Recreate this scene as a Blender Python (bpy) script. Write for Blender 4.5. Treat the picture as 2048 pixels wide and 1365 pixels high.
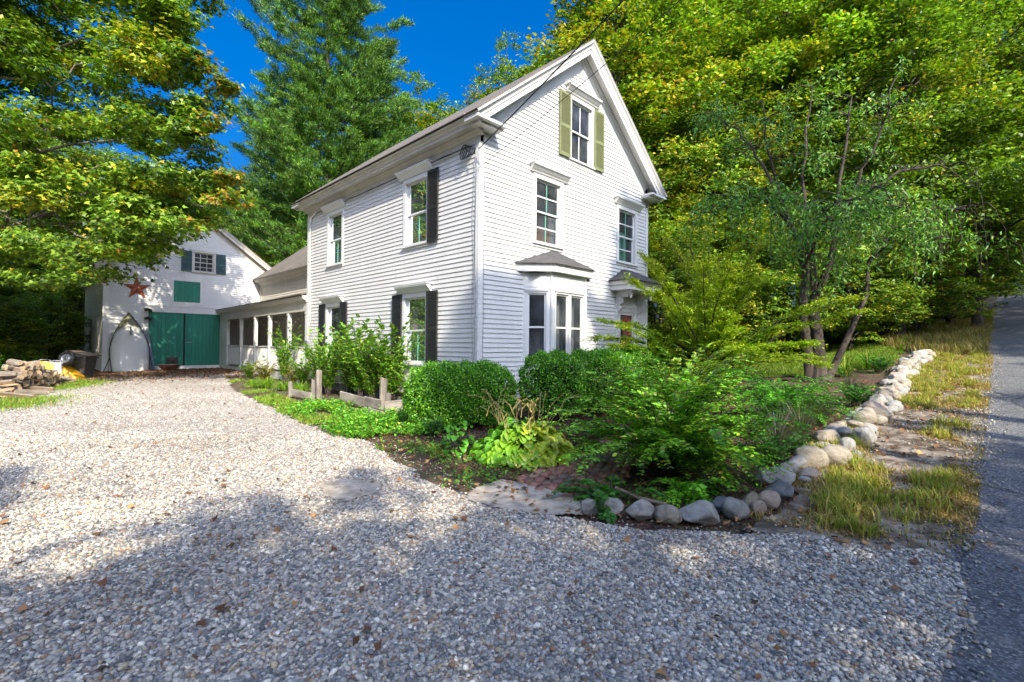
import bpy, math, random
import numpy as np
from mathutils import Vector, Matrix

# ------------------------------------------------------------------ camera, sky, sun
SC = bpy.context.scene
for o in list(bpy.data.objects):
    bpy.data.objects.remove(o, do_unlink=True)
COL = SC.collection
EYE = 1.5
FPX = 972.0                                   # focal length in pixels of the 2048 px wide photograph
cam_d = bpy.data.cameras.new('camera')
cam_d.sensor_width = 36.0
cam_d.lens = FPX / 2048 * 36.0
cam_d.clip_start = 0.05
cam_d.clip_end = 2000
cam = bpy.data.objects.new('camera', cam_d)
COL.objects.link(cam)
CAM_ROT = Matrix.Rotation(math.radians(90.59), 3, 'X') @ Matrix.Rotation(math.radians(0.56), 3, 'Z')
cam.matrix_world = Matrix.Translation((0, 0, EYE)) @ CAM_ROT.to_4x4()
SC.camera = cam

TH = math.radians(44.87)
RV = np.array([math.cos(TH), math.sin(TH)])     # direction of the road and of the gable wall
LV = np.array([-math.sin(TH), math.cos(TH)])    # direction of the long side of the house
HOUSE_C = np.array([-0.71, 10.0])               # near corner of the house

# sunlight travels along +0.63 RV, +1.6 LV, -1.3 z
sd = -(0.63 * RV + 1.6 * LV)
SUN = Vector((sd[0], sd[1], 1.30)).normalized()
SUN_EL = math.asin(SUN.z)
SUN_AZ = math.atan2(SUN.x, SUN.y)
w = bpy.data.worlds.new('World'); SC.world = w; w.use_nodes = True
nt = w.node_tree
bg = nt.nodes['Background']
sky = nt.nodes.new('ShaderNodeTexSky'); sky.sky_type = 'NISHITA'; sky.sun_disc = False
sky.sun_elevation = SUN_EL; sky.sun_rotation = SUN_AZ
sky.altitude = 0; sky.air_density = 1.0; sky.dust_density = 10.0; sky.ozone_density = 6.0
hs = nt.nodes.new('ShaderNodeHueSaturation'); hs.inputs['Saturation'].default_value = 1.34; gr = nt.nodes.new('ShaderNodeMix'); gr.data_type = 'RGBA'; gr.blend_type = 'MULTIPLY'; gr.inputs[0].default_value = 1; gr.inputs[7].default_value = (.84, .92, 1.08, 1); nt.links.new(sky.outputs[0], gr.inputs[6]); nt.links.new(gr.outputs[2], hs.inputs['Color']); nt.links.new(hs.outputs[0], bg.inputs[0]); bg.inputs[1].default_value = 0.125
sun_d = bpy.data.lights.new('sun', 'SUN'); sun_d.energy = 3.5; sun_d.angle = math.radians(0.5)
sun_d.color = (1.0, 0.91, 0.74)
sun = bpy.data.objects.new('sun', sun_d); COL.objects.link(sun)
sun.rotation_euler = SUN.to_track_quat('Z', 'Y').to_euler()
sun.location = SUN * 60
SC.view_settings.view_transform = 'Standard'; SC.view_settings.look = 'None'
SC.view_settings.exposure = 1.25; SC.view_settings.gamma = 1.0
SC.cycles.max_bounces = 8; SC.cycles.diffuse_bounces = 3; SC.cycles.transparent_max_bounces = 12
SC.cycles.use_denoising = True

rng = np.random.default_rng(7)
random.seed(7)

# ------------------------------------------------------------------ terrain
_T = np.arange(-150, 400, 0.1)
def _smooth(xs, ys, sig):
    y = np.interp(_T, xs, ys); k = np.exp(-0.5 * (np.arange(-40, 41) * 0.1 / sig) ** 2); k /= k.sum()
    return np.convolve(np.pad(y, 40, mode='edge'), k, mode='valid')
_A = _smooth([-150, 0, 4, 5.5, 7, 9.5, 13.9, 20.5, 45, 70, 90, 140, 400], [0, 0, 0, .02, .2, .42, .76, 1.42, 4.2, 7.1, 8.2, 7.5, 7.5], 1.0)
_B = _smooth([-150, 0, 9, 13, 20, 30, 70, 400], [0, 0, .1, .35, .95, 1.9, 6.5, 14], 1.2)
def sstep(x, a, b):
    q = np.clip((x - a) / (b - a), 0, 1); return q * q * (3 - 2 * q)
def tw(x, y): return x * RV[0] + y * RV[1], x * LV[0] + y * LV[1]
def xy(t, w_): return t * RV[0] + w_ * LV[0], t * RV[1] + w_ * LV[1]
def gz(x, y):
    x = np.asarray(x, float); y = np.asarray(y, float)
    t, w_ = tw(x, y)
    s = sstep(w_, 2.6, 7.5)
    z = np.interp(t, _T, _A) * (1 - s) + np.interp(t, _T, _B) * s
    z = z + 0.22 * sstep(w_, 9, 24) * (1 - sstep(t, 8, 14)) + 0.10 * np.clip(w_ - 34, 0, 200)
    return z
def ray(px, py):
    d = CAM_ROT @ Vector(((px - 1024) / FPX, -(py - 682.5) / FPX, -1)); return np.array(d / d.y)
def at(px, py, depth):                           # point in the world at a depth in metres
    d = ray(px, py) * depth; return np.array([d[0], d[1], d[2] + EYE])
def on_ground(px, py):                           # where a sight line meets the terrain
    d = ray(px, py); s = 1.0
    for _ in range(4000):
        p = d * s
        if p[2] + EYE <= gz(p[0], p[1]): break
        s += 0.01
    return np.array([p[0], p[1], float(gz(p[0], p[1]))])

# ------------------------------------------------------------------ tags and linking
def tag(o, label=None, cat=None, group=None, kind=None):
    if label: o['label'] = label
    if cat: o['category'] = cat
    if group: o['group'] = group
    if kind: o['kind'] = kind
    return o
def empty(name, loc, rz=0.0):
    o = bpy.data.objects.new(name, None); COL.objects.link(o)
    o.location = loc; o.rotation_euler = (0, 0, rz); o.empty_display_size = 0.3
    return o
def link(name, me, mat, parent=None, loc=None):
    o = bpy.data.objects.new(name, me); COL.objects.link(o)
    if mat is not None and not me.materials: me.materials.append(mat)
    if parent is not None: o.parent = parent
    if loc is not None: o.location = loc
    return o
def copy_tree(o, parent=None):
    c = o.copy(); COL.objects.link(c)
    c.parent = parent
    for ch in [q for q in bpy.data.objects if q.parent == o]:
        copy_tree(ch, c)
    return c

def arrays(name, V, F, col=None, smooth=False):
    """mesh from numpy arrays; F has a constant number of corners"""
    me = bpy.data.meshes.new(name)
    V = np.ascontiguousarray(V, np.float32); F = np.ascontiguousarray(F, np.int32)
    m, k = F.shape
    me.vertices.add(len(V)); me.vertices.foreach_set('co', V.ravel())
    me.loops.add(m * k); me.loops.foreach_set('vertex_index', F.ravel())
    me.polygons.add(m); me.polygons.foreach_set('loop_start', np.arange(0, m * k, k, dtype=np.int32))
    if smooth: me.polygons.foreach_set('use_smooth', np.ones(m, bool))
    me.update(calc_edges=True)
    if col is not None:
        a = me.attributes.new('Col', 'FLOAT_COLOR', 'POINT')
        c = np.ones((len(V), 4), np.float32); c[:, :3] = col
        a.data.foreach_set('color', c.ravel())
    return me

class MB:
    """collects shapes into one mesh, T maps the shape's own space into the parent's"""
    def __init__(s, T=None): s.v = []; s.f = []; s.T = T or Matrix.Identity(4)
    def add(s, vs, fs):
        n = len(s.v); T = s.T
        s.v += [tuple(T @ Vector(v)) for v in vs]; s.f += [tuple(i + n for i in f) for f in fs]
        return s
    def box(s, x0, x1, y0, y1, z0, z1):
        return s.add([(x, y, z) for x in (x0, x1) for y in (y0, y1) for z in (z0, z1)],
                     [(0, 1, 3, 2), (4, 6, 7, 5), (0, 4, 5, 1), (2, 3, 7, 6), (0, 2, 6, 4), (1, 5, 7, 3)])
    def quad(s, *p): return s.add(list(p), [tuple(range(len(p)))])
    def prism(s, poly, P, Q, A, B):
        """extrudes polygon (a,b) from P to Q; A and B are its axes"""
        P, Q, A, B = Vector(P), Vector(Q), Vector(A), Vector(B); n = len(poly)
        vs = [P + A * a + B * b for a, b in poly] + [Q + A * a + B * b for a, b in poly]
        fs = [tuple(range(n)), tuple(range(2 * n - 1, n - 1, -1))] + [(i, (i + 1) % n, n + (i + 1) % n, n + i) for i in range(n)]
        return s.add(vs, fs)
    def tube(s, pts, rad, n=7, cap=True):
        pts = [Vector(p) for p in pts]
        if not hasattr(rad, '__len__'): rad = [rad] * len(pts)
        vs = []; fs = []; up = Vector((0.13, 0.21, 0.97))
        for i, p in enumerate(pts):
            d = (pts[min(i + 1, len(pts) - 1)] - pts[max(i - 1, 0)]).normalized()
            a = d.cross(up)
            if a.length < 1e-3: a = d.cross(Vector((1, 0, 0)))
            a.normalize(); b = d.cross(a)
            for k in range(n):
                q = 2 * math.pi * k / n
                vs.append(p + (a * math.cos(q) + b * math.sin(q)) * rad[i])
        for i in range(len(pts) - 1):
            for k in range(n):
                k2 = (k + 1) % n
                fs.append((i * n + k, i * n + k2, (i + 1) * n + k2, (i + 1) * n + k))
        if cap: fs += [tuple(range(n)), tuple(range((len(pts) - 1) * n, len(pts) * n))]
        return s.add(vs, fs)
    def lathe(s, prof, c=(0, 0, 0), n=20):
        vs = []; fs = []
        for r_, z in prof:
            for k in range(n):
                q = 2 * math.pi * k / n; vs.append((c[0] + r_ * math.cos(q), c[1] + r_ * math.sin(q), c[2] + z))
        for i in range(len(prof) - 1):
            for k in range(n):
                k2 = (k + 1) % n; fs.append((i * n + k, i * n + k2, (i + 1) * n + k2, (i + 1) * n + k))
        return s.add(vs, fs)
    def build(s, name, mat, parent=None, smooth=False, loc=None, bevel=0):
        me = bpy.data.meshes.new(name); me.from_pydata(s.v, [], s.f); me.update()
        if smooth: me.polygons.foreach_set('use_smooth', np.ones(len(me.polygons), bool))
        o = link(name, me, mat, parent, loc)
        if bevel:
            m = o.modifiers.new('bevel', 'BEVEL'); m.width = bevel; m.segments = 2; m.limit_method = 'ANGLE'
        return o

# ------------------------------------------------------------------ materials
def new_mat(name):
    m = bpy.data.materials.new(name); m.use_nodes = True
    return m, m.node_tree, m.node_tree.nodes['Principled BSDF']
def ramp(nt, fac, stops):
    n = nt.nodes.new('ShaderNodeValToRGB'); nt.links.new(fac, n.inputs[0])
    e = n.color_ramp.elements
    while len(e) < len(stops): e.new(0.5)
    for el, (p, c) in zip(e, stops): el.position = p; el.color = (*c, 1)
    return n.outputs[0]
def tex(nt, kind, scale, vec=None, **kw):
    n = nt.nodes.new('ShaderNodeTex' + kind); n.inputs['Scale'].default_value = scale
    for k, v in kw.items(): n.inputs[k].default_value = v
    if vec is not None: nt.links.new(vec, n.inputs['Vector'])
    return n
def coords(nt, which='Object', scale=None):
    t = nt.nodes.new('ShaderNodeTexCoord'); o = t.outputs[which]
    if scale:
        m = nt.nodes.new('ShaderNodeMapping'); m.inputs['Scale'].default_value = scale
        nt.links.new(o, m.inputs[0]); o = m.outputs[0]
    return o
def mixc(nt, fac, a, b, mode='MIX'):
    n = nt.nodes.new('ShaderNodeMix'); n.data_type = 'RGBA'; n.blend_type = mode
    for s, v in ((n.inputs[0], fac), (n.inputs[6], a), (n.inputs[7], b)):
        if isinstance(v, (int, float)): s.default_value = v
        elif isinstance(v, tuple): s.default_value = (*v, 1)
        else: nt.links.new(v, s)
    return n.outputs[2]
def bump(nt, b, h, strength=0.3, dist=0.01):
    n = nt.nodes.new('ShaderNodeBump'); n.inputs['Strength'].default_value = strength
    n.inputs['Distance'].default_value = dist
    nt.links.new(h, n.inputs['Height']); nt.links.new(n.outputs[0], b.inputs['Normal'])
def noisy(name, c1, c2, scale=4, rough=0.6, stretch=None, bs=0.0, bscale=None, detail=6, lo=.35, hi=.65, metal=0):
    m, nt, b = new_mat(name)
    v = coords(nt, 'Object', stretch)
    n = tex(nt, 'Noise', scale, v, Detail=detail, Roughness=0.65)
    nt.links.new(ramp(nt, n.outputs[0], [(lo, c1), (hi, c2)]), b.inputs['Base Color'])
    b.inputs['Roughness'].default_value = rough; b.inputs['Metallic'].default_value = metal
    if bs:
        n2 = tex(nt, 'Noise', bscale or scale * 4, v, Detail=8); bump(nt, b, n2.outputs[0], bs, 0.01)
    return m
def attr_mat(name, rough=0.7, bs=0, bscale=60, spec=.3):
    m, nt, b = new_mat(name)
    a = nt.nodes.new('ShaderNodeAttribute'); a.attribute_name = 'Col'
    n = tex(nt, 'Noise', bscale, coords(nt, 'Object'), Detail=4)
    c = mixc(nt, 1.0, a.outputs[0], ramp(nt, n.outputs[0], [(.3, (.72, .72, .72)), (.7, (1.15, 1.15, 1.15))]), 'MULTIPLY')
    nt.links.new(c, b.inputs['Base Color']); b.inputs['Roughness'].default_value = rough
    b.inputs['Specular IOR Level'].default_value = spec
    if bs: bump(nt, b, n.outputs[0], bs, 0.005)
    return m
def leaf_mat(name, trans=0.28, rough=0.45, spec=.35):
    m, nt, b = new_mat(name)
    a = nt.nodes.new('ShaderNodeAttribute'); a.attribute_name = 'Col'
    nt.links.new(a.outputs[0], b.inputs['Base Color']); b.inputs['Roughness'].default_value = rough
    b.inputs['Specular IOR Level'].default_value = spec
    tr = nt.nodes.new('ShaderNodeBsdfTranslucent')
    c = mixc(nt, 1.0, a.outputs[0], (1.5, 1.7, .5), 'MULTIPLY'); nt.links.new(c, tr.inputs[0])
    mx = nt.nodes.new('ShaderNodeMixShader'); mx.inputs[0].default_value = trans
    nt.links.new(b.outputs[0], mx.inputs[1]); nt.links.new(tr.outputs[0], mx.inputs[2])
    nt.links.new(mx.outputs[0], nt.nodes['Material Output'].inputs[0])
    return m
M = {}
def white_paint(name, c, dirt):
    m, nt, b = new_mat(name)
    v = coords(nt, 'Object', (1, 1, .35))
    n = tex(nt, 'Noise', 2.2, v, Detail=8, Roughness=.7)
    n2 = tex(nt, 'Noise', 40, coords(nt, 'Object', (1, 1, .2)), Detail=4)
    c1 = ramp(nt, n.outputs[0], [(.3, tuple(q * (1 - dirt) for q in c)), (.62, c)])
    c2 = mixc(nt, .5, c1, ramp(nt, n2.outputs[0], [(.35, (.86, .85, .82)), (.6, (1, 1, 1))]), 'MULTIPLY')
    nt.links.new(c2, b.inputs['Base Color']); b.inputs['Roughness'].default_value = .5
    return m
M['siding'] = white_paint('white_siding', (.62, .615, .60), .10)
M['trim'] = white_paint('white_trim', (.66, .655, .64), .12)
M['old_trim'] = white_paint('weathered_white_trim', (.55, .52, .47), .2)
M['old_siding'] = white_paint('weathered_siding', (.72, .68, .61), .15)
def shingles(name, c1, c2, axes='YX', sc=1.0):
    m, nt, b = new_mat(name)
    t = nt.nodes.new('ShaderNodeTexCoord'); s = nt.nodes.new('ShaderNodeSeparateXYZ'); cb = nt.nodes.new('ShaderNodeCombineXYZ')
    nt.links.new(t.outputs['Object'], s.inputs[0])
    nt.links.new(s.outputs[axes[0]], cb.inputs['X']); nt.links.new(s.outputs[axes[1]], cb.inputs['Y'])
    br = nt.nodes.new('ShaderNodeTexBrick'); nt.links.new(cb.outputs[0], br.inputs['Vector'])
    br.inputs['Scale'].default_value = 1.0
    br.inputs['Brick Width'].default_value = .3 * sc; br.inputs['Row Height'].default_value = .11 * sc
    br.inputs['Mortar Size'].default_value = .006; br.inputs['Bias'].default_value = -.1
    br.inputs['Color1'].default_value = (*c1, 1); br.inputs['Color2'].default_value = (*c2, 1)
    br.inputs['Mortar'].default_value = (*(q * .45 for q in c1), 1)
    n = tex(nt, 'Noise', 60, t.outputs['Object'], Detail=4)
    n2 = tex(nt, 'Noise', 1.3, t.outputs['Object'], Detail=5)
    c = mixc(nt, .6, br.outputs[0], ramp(nt, n.outputs[0], [(.35, (.6, .6, .6)), (.65, (1.25, 1.22, 1.18))]), 'MULTIPLY')
    c = mixc(nt, .6, c, ramp(nt, n2.outputs[0], [(.35, (.75, .76, .72)), (.65, (1.15, 1.12, 1.1))]), 'MULTIPLY')
    nt.links.new(c, b.inputs['Base Color']); b.inputs['Roughness'].default_value = .9
    bump(nt, b, br.outputs['Fac'], -.6, .01)
    return m
M['shingle'] = shingles('grey_brown_shingles', (.19, .165, .14), (.13, .115, .10))
M['shingle_x'] = shingles('dark_grey_shingles', (.10, .095, .095), (.065, .062, .065), 'XY', .8)
M['black'] = noisy('black_shutter_paint', (.018, .018, .019), (.03, .03, .03), 8, .45)
M['olive'] = noisy('olive_green_paint', (.15, .165, .075), (.19, .205, .095), 6, .55)
M['teal'] = noisy('dark_teal_paint', (.02, .055, .06), (.03, .075, .08), 6, .5)
M['red_door'] = noisy('red_door_paint', (.75, .05, .015), (.85, .07, .025), 5, .4)
M['dark_in'] = noisy('unlit_room_black', (.012, .012, .014), (.03, .028, .026), 3, .9)  # near-black colour stands in for unlit interiors
M['brown_panel'] = noisy('brown_board', (.16, .07, .03), (.22, .10, .045), 3, .8)
M['curtain'] = noisy('pale_curtain', (.42, .40, .55), (.6, .58, .7), 3, .9, (8, 8, 1))
M['white_curtain'] = noisy('grey_white_screen', (.20, .20, .21), (.27, .27, .27), 5, .9)
M['green_curtain'] = noisy('green_curtain', (.10, .40, .28), (.22, .6, .42), 5, .9, (9, 9, 1))
M['green_muntin'] = noisy('pale_green_muntin', (.12, .38, .27), (.18, .48, .35), 5, .6)
m, nt, b = new_mat('window_glass'); M['glass'] = m
gl = nt.nodes.new('ShaderNodeBsdfGlossy'); gl.inputs['Roughness'].default_value = .015
gl.inputs['Color'].default_value = (.7, .76, .85, 1)
tp = nt.nodes.new('ShaderNodeBsdfTransparent'); tp.inputs[0].default_value = (.72, .76, .78, 1)
fr = nt.nodes.new('ShaderNodeFresnel'); fr.inputs[0].default_value = 1.45
nz = tex(nt, 'Noise', 3, coords(nt, 'Object'), Detail=2); bp = nt.nodes.new('ShaderNodeBump'); bp.inputs['Strength'].default_value = .06
nt.links.new(nz.outputs[0], bp.inputs['Height']); nt.links.new(bp.outputs[0], gl.inputs['Normal'])
mx = nt.nodes.new('ShaderNodeMixShader'); nt.links.new(fr.outputs[0], mx.inputs[0]); nt.links.new(tp.outputs[0], mx.inputs[1])
nt.links.new(gl.outputs[0], mx.inputs[2]); df = nt.nodes.new('ShaderNodeBsdfDiffuse'); df.inputs[0].default_value = (.30, .33, .36, 1); m2 = nt.nodes.new('ShaderNodeMixShader')
ns = tex(nt, 'Noise', 2.5, coords(nt, 'Object'), Detail=6); mr_ = nt.nodes.new('ShaderNodeMapRange'); mr_.inputs[1].default_value = .3; mr_.inputs[2].default_value = .75; mr_.inputs[3].default_value = .04; mr_.inputs[4].default_value = .22; nt.links.new(ns.outputs[0], mr_.inputs[0]); nt.links.new(mr_.outputs[0], m2.inputs[0])
nt.links.new(mx.outputs[0], m2.inputs[1]); nt.links.new(df.outputs[0], m2.inputs[2]); nt.links.new(m2.outputs[0], nt.nodes['Material Output'].inputs[0])  # dusty blue-grey diffuse mix hazes the panes, lightening them in place of reflections
M['cable'] = noisy('black_cable', (.015, .015, .015), (.03, .03, .03), 9, .5)
M['grey_metal'] = noisy('grey_metal', (.30, .30, .31), (.42, .42, .43), 9, .4, metal=.6)
def planks(name, c1, c2, width, axis='X', rough=.6):
    m, nt, b = new_mat(name)
    v = coords(nt, 'Object')
    s = nt.nodes.new('ShaderNodeSeparateXYZ'); nt.links.new(v, s.inputs[0])
    d = nt.nodes.new('ShaderNodeMath'); d.operation = 'DIVIDE'; d.inputs[1].default_value = width; nt.links.new(s.outputs[axis], d.inputs[0])
    f = nt.nodes.new('ShaderNodeMath'); f.operation = 'FRACT'; nt.links.new(d.outputs[0], f.inputs[0])
    fl = nt.nodes.new('ShaderNodeMath'); fl.operation = 'FLOOR'; nt.links.new(d.outputs[0], fl.inputs[0])
    wn = nt.nodes.new('ShaderNodeTexWhiteNoise'); wn.noise_dimensions = '1D'; nt.links.new(fl.outputs[0], wn.inputs['W'])
    n = tex(nt, 'Noise', 14, coords(nt, 'Object', (1, 1, .12)), Detail=6)
    c = mixc(nt, wn.outputs[0], c1, c2)
    c = mixc(nt, .6, c, ramp(nt, n.outputs[0], [(.3, (.7, .7, .7)), (.65, (1.1, 1.1, 1.1))]), 'MULTIPLY')
    g = ramp(nt, f.outputs[0], [(.0, (.25, .25, .25)), (.07, (1, 1, 1))])
    nt.links.new(mixc(nt, 1, c, g, 'MULTIPLY'), b.inputs['Base Color']); b.inputs['Roughness'].default_value = rough
    bump(nt, b, g, .5, .01)
    return m
M['green_boards'] = planks('green_door_boards', (.010, .155, .10), (.014, .20, .13), .145)
M['bark'] = noisy('dark_bark', (.018, .013, .010), (.085, .065, .05), 7, .95, (1, 1, .25), .8, 20)
M['grey_bark'] = noisy('grey_bark', (.10, .085, .065), (.27, .23, .18), 6, .95, (1, 1, .3), .8, 20)
M['leaf'] = leaf_mat('leaf')
M['leaf_gloss'] = leaf_mat('glossy_leaf', .22, .33, .5)
M['needle'] = leaf_mat('needle', .2, .5)
M['straw'] = leaf_mat('grass_blade', .3, .6, .2)
M['dead_leaf'] = attr_mat('dead_leaf', .8)

# ------------------------------------------------------------------ ground sheets
def soil_material():
    m, nt, b = new_mat('soil_and_mulch')
    v = coords(nt, 'Object')
    n1 = tex(nt, 'Noise', 30, v, Detail=10, Roughness=.75); n2 = tex(nt, 'Noise', .9, v, Detail=5); n3 = tex(nt, 'Voronoi', 42, v)
    c = ramp(nt, n1.outputs[0], [(.32, (.025, .016, .010)), (.5, (.085, .05, .032)), (.68, (.20, .13, .085))])
    c2 = ramp(nt, n1.outputs[0], [(.3, (.05, .05, .018)), (.7, (.14, .13, .05))])
    c = mixc(nt, ramp(nt, n2.outputs[0], [(.48, (0, 0, 0)), (.62, (.8, .8, .8))]), c, c2)
    c = mixc(nt, .5, c, n3.outputs['Color'], 'OVERLAY')
    nt.links.new(c, b.inputs['Base Color']); b.inputs['Roughness'].default_value = 1
    bump(nt, b, n1.outputs[0], .9, .03)
    return m
M['soil'] = soil_material()
def gravel_material():
    m, nt, b = new_mat('pea_gravel')
    v = coords(nt, 'Object')
    vo = tex(nt, 'Voronoi', 46, v, Randomness=1); vo2 = tex(nt, 'Voronoi', 29, v, Randomness=1)
    wn = nt.nodes.new('ShaderNodeTexWhiteNoise'); wn.noise_dimensions = '3D'; nt.links.new(vo.outputs['Color'], wn.inputs['Vector'])
    c = ramp(nt, wn.outputs[0], [(0, (.20, .20, .21)), (.25, (.38, .37, .36)), (.5, (.56, .53, .49)), (.7, (.66, .58, .48)), (.86, (.80, .77, .72)), (1, (.36, .24, .16))])
    n = tex(nt, 'Noise', .5, v, Detail=6)
    c = mixc(nt, .7, c, ramp(nt, n.outputs[0], [(.35, (.74, .71, .66)), (.62, (1.05, 1.04, 1.02))]), 'MULTIPLY')
    e = ramp(nt, vo.outputs['Distance'], [(.25, (1, 1, 1)), (.68, (.55, .52, .48))])
    c = mixc(nt, 1, c, e, 'MULTIPLY')
    nt.links.new(c, b.inputs['Base Color']); b.inputs['Roughness'].default_value = .85
    b.inputs['Specular IOR Level'].default_value = .25
    bump(nt, b, e, .8, .012)
    return m
M['gravel'] = gravel_material()
def asphalt_material():
    m, nt, b = new_mat('worn_asphalt')
    v = coords(nt, 'Object')
    vo = tex(nt, 'Voronoi', 75, v); n = tex(nt, 'Noise', .8, v, Detail=6)
    c = ramp(nt, vo.outputs['Color'], [(.2, (.07, .072, .078)), (.6, (.125, .128, .135)), (.85, (.27, .27, .27))])
    c = mixc(nt, .8, c, ramp(nt, n.outputs[0], [(.3, (.75, .75, .75)), (.7, (1.2, 1.18, 1.15))]), 'MULTIPLY')
    cr = tex(nt, 'Voronoi', .55, mixc(nt, .12, v, tex(nt, 'Noise', 2.5, v, Detail=5).outputs['Color']), Randomness=1); cr.feature = 'DISTANCE_TO_EDGE'
    c = mixc(nt, 1, c, ramp(nt, cr.outputs['Distance'], [(.0, (.35, .35, .35)), (.012, (1, 1, 1))]), 'MULTIPLY')
    n3 = tex(nt, 'Noise', 6, v, Detail=8); c = mixc(nt, ramp(nt, n3.outputs[0], [(.55, (0, 0, 0)), (.72, (.5, .5, .5))]), c, (.24, .22, .19))
    nt.links.new(c, b.inputs['Base Color']); b.inputs['Roughness'].default_value = .9
    bump(nt, b, vo.outputs['Distance'], .5, .006)
    return m
M['asphalt'] = asphalt_material()
M['sand'] = noisy('sand_and_stone_dust', (.26, .215, .165), (.50, .44, .36), 9, .95, None, .4, 90, 10)
M['verge'] = noisy('dry_sandy_verge', (.085, .06, .038), (.34, .29, .23), 4.5, .98, None, 1.0, 70, 14, .42, .62)
M['lawn_soil'] = noisy('lawn_soil', (.05, .075, .015), (.16, .17, .05), 6, .98, None, .6, 60, 10)

def grid_sheet(name, mat, off, ts, ws, inside=None, kind='structure', smooth=True):
    T, W_ = np.meshgrid(ts, ws, indexing='ij')
    X, Y = xy(T, W_)
    Z = gz(X, Y) + off
    nT, nW = T.shape
    V = np.stack([X, Y, Z], -1).reshape(-1, 3)
    i, j = np.meshgrid(np.arange(nT - 1), np.arange(nW - 1), indexing='ij')
    a = (i * nW + j).ravel(); F = np.stack([a, a + nW, a + nW + 1, a + 1], -1)
    if inside is not None:
        tc = (T[:-1, :-1] + T[1:, 1:]) / 2; wc = (W_[:-1, :-1] + W_[1:, 1:]) / 2
        F = F[inside(tc.ravel(), wc.ravel())]
        used = np.unique(F); re = -np.ones(len(V), int); re[used] = np.arange(len(used)); V = V[used]; F = re[F]
    me = arrays(name, V, F, None, smooth)
    return tag(link(name, me, mat), kind=kind)
def steps(*seg):
    out = []
    for a, b_, d in seg: out.append(np.arange(a, b_, d))
    out.append([seg[-1][1]]); return np.concatenate(out)
grid_sheet('ground', M['soil'], -0.03,
           steps((-140, -30, 6), (-30, -6, 1), (-6, 26, .35), (26, 60, 1), (60, 320, 6)),
           steps((-120, -12, 6), (-12, 0, .5), (0, 30, .35), (30, 60, 1.5), (60, 260, 8)))
def noise2(t, w_, f=1.0, seed=0):
    r_ = np.random.default_rng(seed); s = 0
    for k in range(7):
        a = r_.uniform(0, 6.28); q = f * (1.0 + .55 * k); s = s + np.sin((t * math.cos(a) + w_ * math.sin(a)) * q + r_.uniform(0, 6.28)) / (1 + .35 * k)
    return s / 3.0
def in_poly(t, w_, P):
    t = np.asarray(t); w_ = np.asarray(w_); c = np.zeros(t.shape, bool); n = len(P)
    for i in range(n):
        (x1, y1), (x2, y2) = P[i], P[(i + 1) % n]
        k = ((y1 > w_) != (y2 > w_)) & (t < (x2 - x1) * (w_ - y1) / ((y2 - y1) + 1e-12) + x1); c ^= k
    return c
DRIVE = [(8.4, 26.4), (7.0, 21.1), (5.2, 20.3), (4.3, 15.7), (3.98, 12.6), (3.6, 9.2), (3.53, 7.75), (3.62, 6.64), (3.34, 5.46), (3.18, 4.37), (3.1, 3.5),
         (3.42, 2.6), (3.62, 2.02), (3.98, 1.6), (4.30, 1.1), (4.42, .8), (4.66, .45), (4.55, .2), (2.8, .2), (-9, .2), (-12, 8), (-4, 14), (-1.2, 20.5), (-.4, 23.2), (2, 24.6), (2.4, 26.4)]
def in_drive(t, w_):
    return in_poly(t + .10 * noise2(t, w_, 3.1, 1), w_ + .10 * noise2(t, w_, 3.3, 2), DRIVE) & ~(in_poly(t, w_, [(-2, 26.4), (10, 26.4), (10, 30), (-2, 30)]))
grid_sheet('gravel_drive', M['gravel'], 0.0, np.arange(-12, 9, .09), np.arange(.1, 27, .09), in_drive)
EDGE = .22
# road strip
def road_strip():
    ts = steps((-60, -4, 4), (-4, 30, .5), (30, 110, 2), (110, 300, 10)); ws = np.array([-6.2, -4.5, -3, -1.5, -.6, 0, EDGE])
    V = []; 
    for t in ts:
        for k, w_ in enumerate(ws):
            ww = w_ + (.05 * float(noise2(t, 0, 1.7, 5)) if k == len(ws) - 1 else 0)
            x, y = xy(t, ww); V.append((x, y, float(gz(x, y)) + .016 - .02 * (abs(w_ + 3) / 3) ** 2 + (0 if w_ < EDGE else 0)))
    nW = len(ws); F = [(i * nW + j, (i + 1) * nW + j, (i + 1) * nW + j + 1, i * nW + j + 1) for i in range(len(ts) - 1) for j in range(nW - 1)]
    # a thin skirt closes the pavement edge
    me = arrays('road', np.array(V), np.array(F), None, True)
    return tag(link('road', me, M['asphalt']), kind='structure')
road_strip()
def in_verge(t, w_):
    return (w_ < 1.45 + .15 * noise2(t, w_, 2, 8)) & (w_ > EDGE - .12) & (t > 4.35 + .2 * noise2(t, w_, 4, 9) - .25 * w_) & (t < 60)
grid_sheet('verge', M['verge'], -0.008, np.arange(3.6, 60, .12), np.arange(.1, 1.9, .12), in_verge)
SANDP = [on_ground(*p) for p in ((950, 975), (1010, 962), (1060, 972), (1110, 985), (1165, 1000), (1170, 1032), (1080, 1030), (990, 1016), (930, 1000))]
SANDP = [tuple(float(q) for q in tw(p[0], p[1])) for p in SANDP]
def in_sand(t, w_): return in_poly(t + .04 * noise2(t, w_, 6, 3), w_ + .04 * noise2(t, w_, 6, 4), SANDP)
grid_sheet('sand', M['sand'], .012, np.arange(2.4, 5, .03), np.arange(2.4, 5.4, .03), in_sand)
SAND2 = [on_ground(*p) for p in ((640, 972), (690, 962), (760, 968), (752, 988), (690, 1004), (650, 992))]
SAND2 = [tuple(float(q) for q in tw(p[0], p[1])) for p in SAND2]
grid_sheet('sand_patch', M['sand'], .012, np.arange(1.5, 4, .03), np.arange(3.5, 6.5, .03), lambda t, w_: in_poly(t + .05 * noise2(t, w_, 6, 3), w_ + .05 * noise2(t, w_, 6, 4), SAND2))
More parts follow.
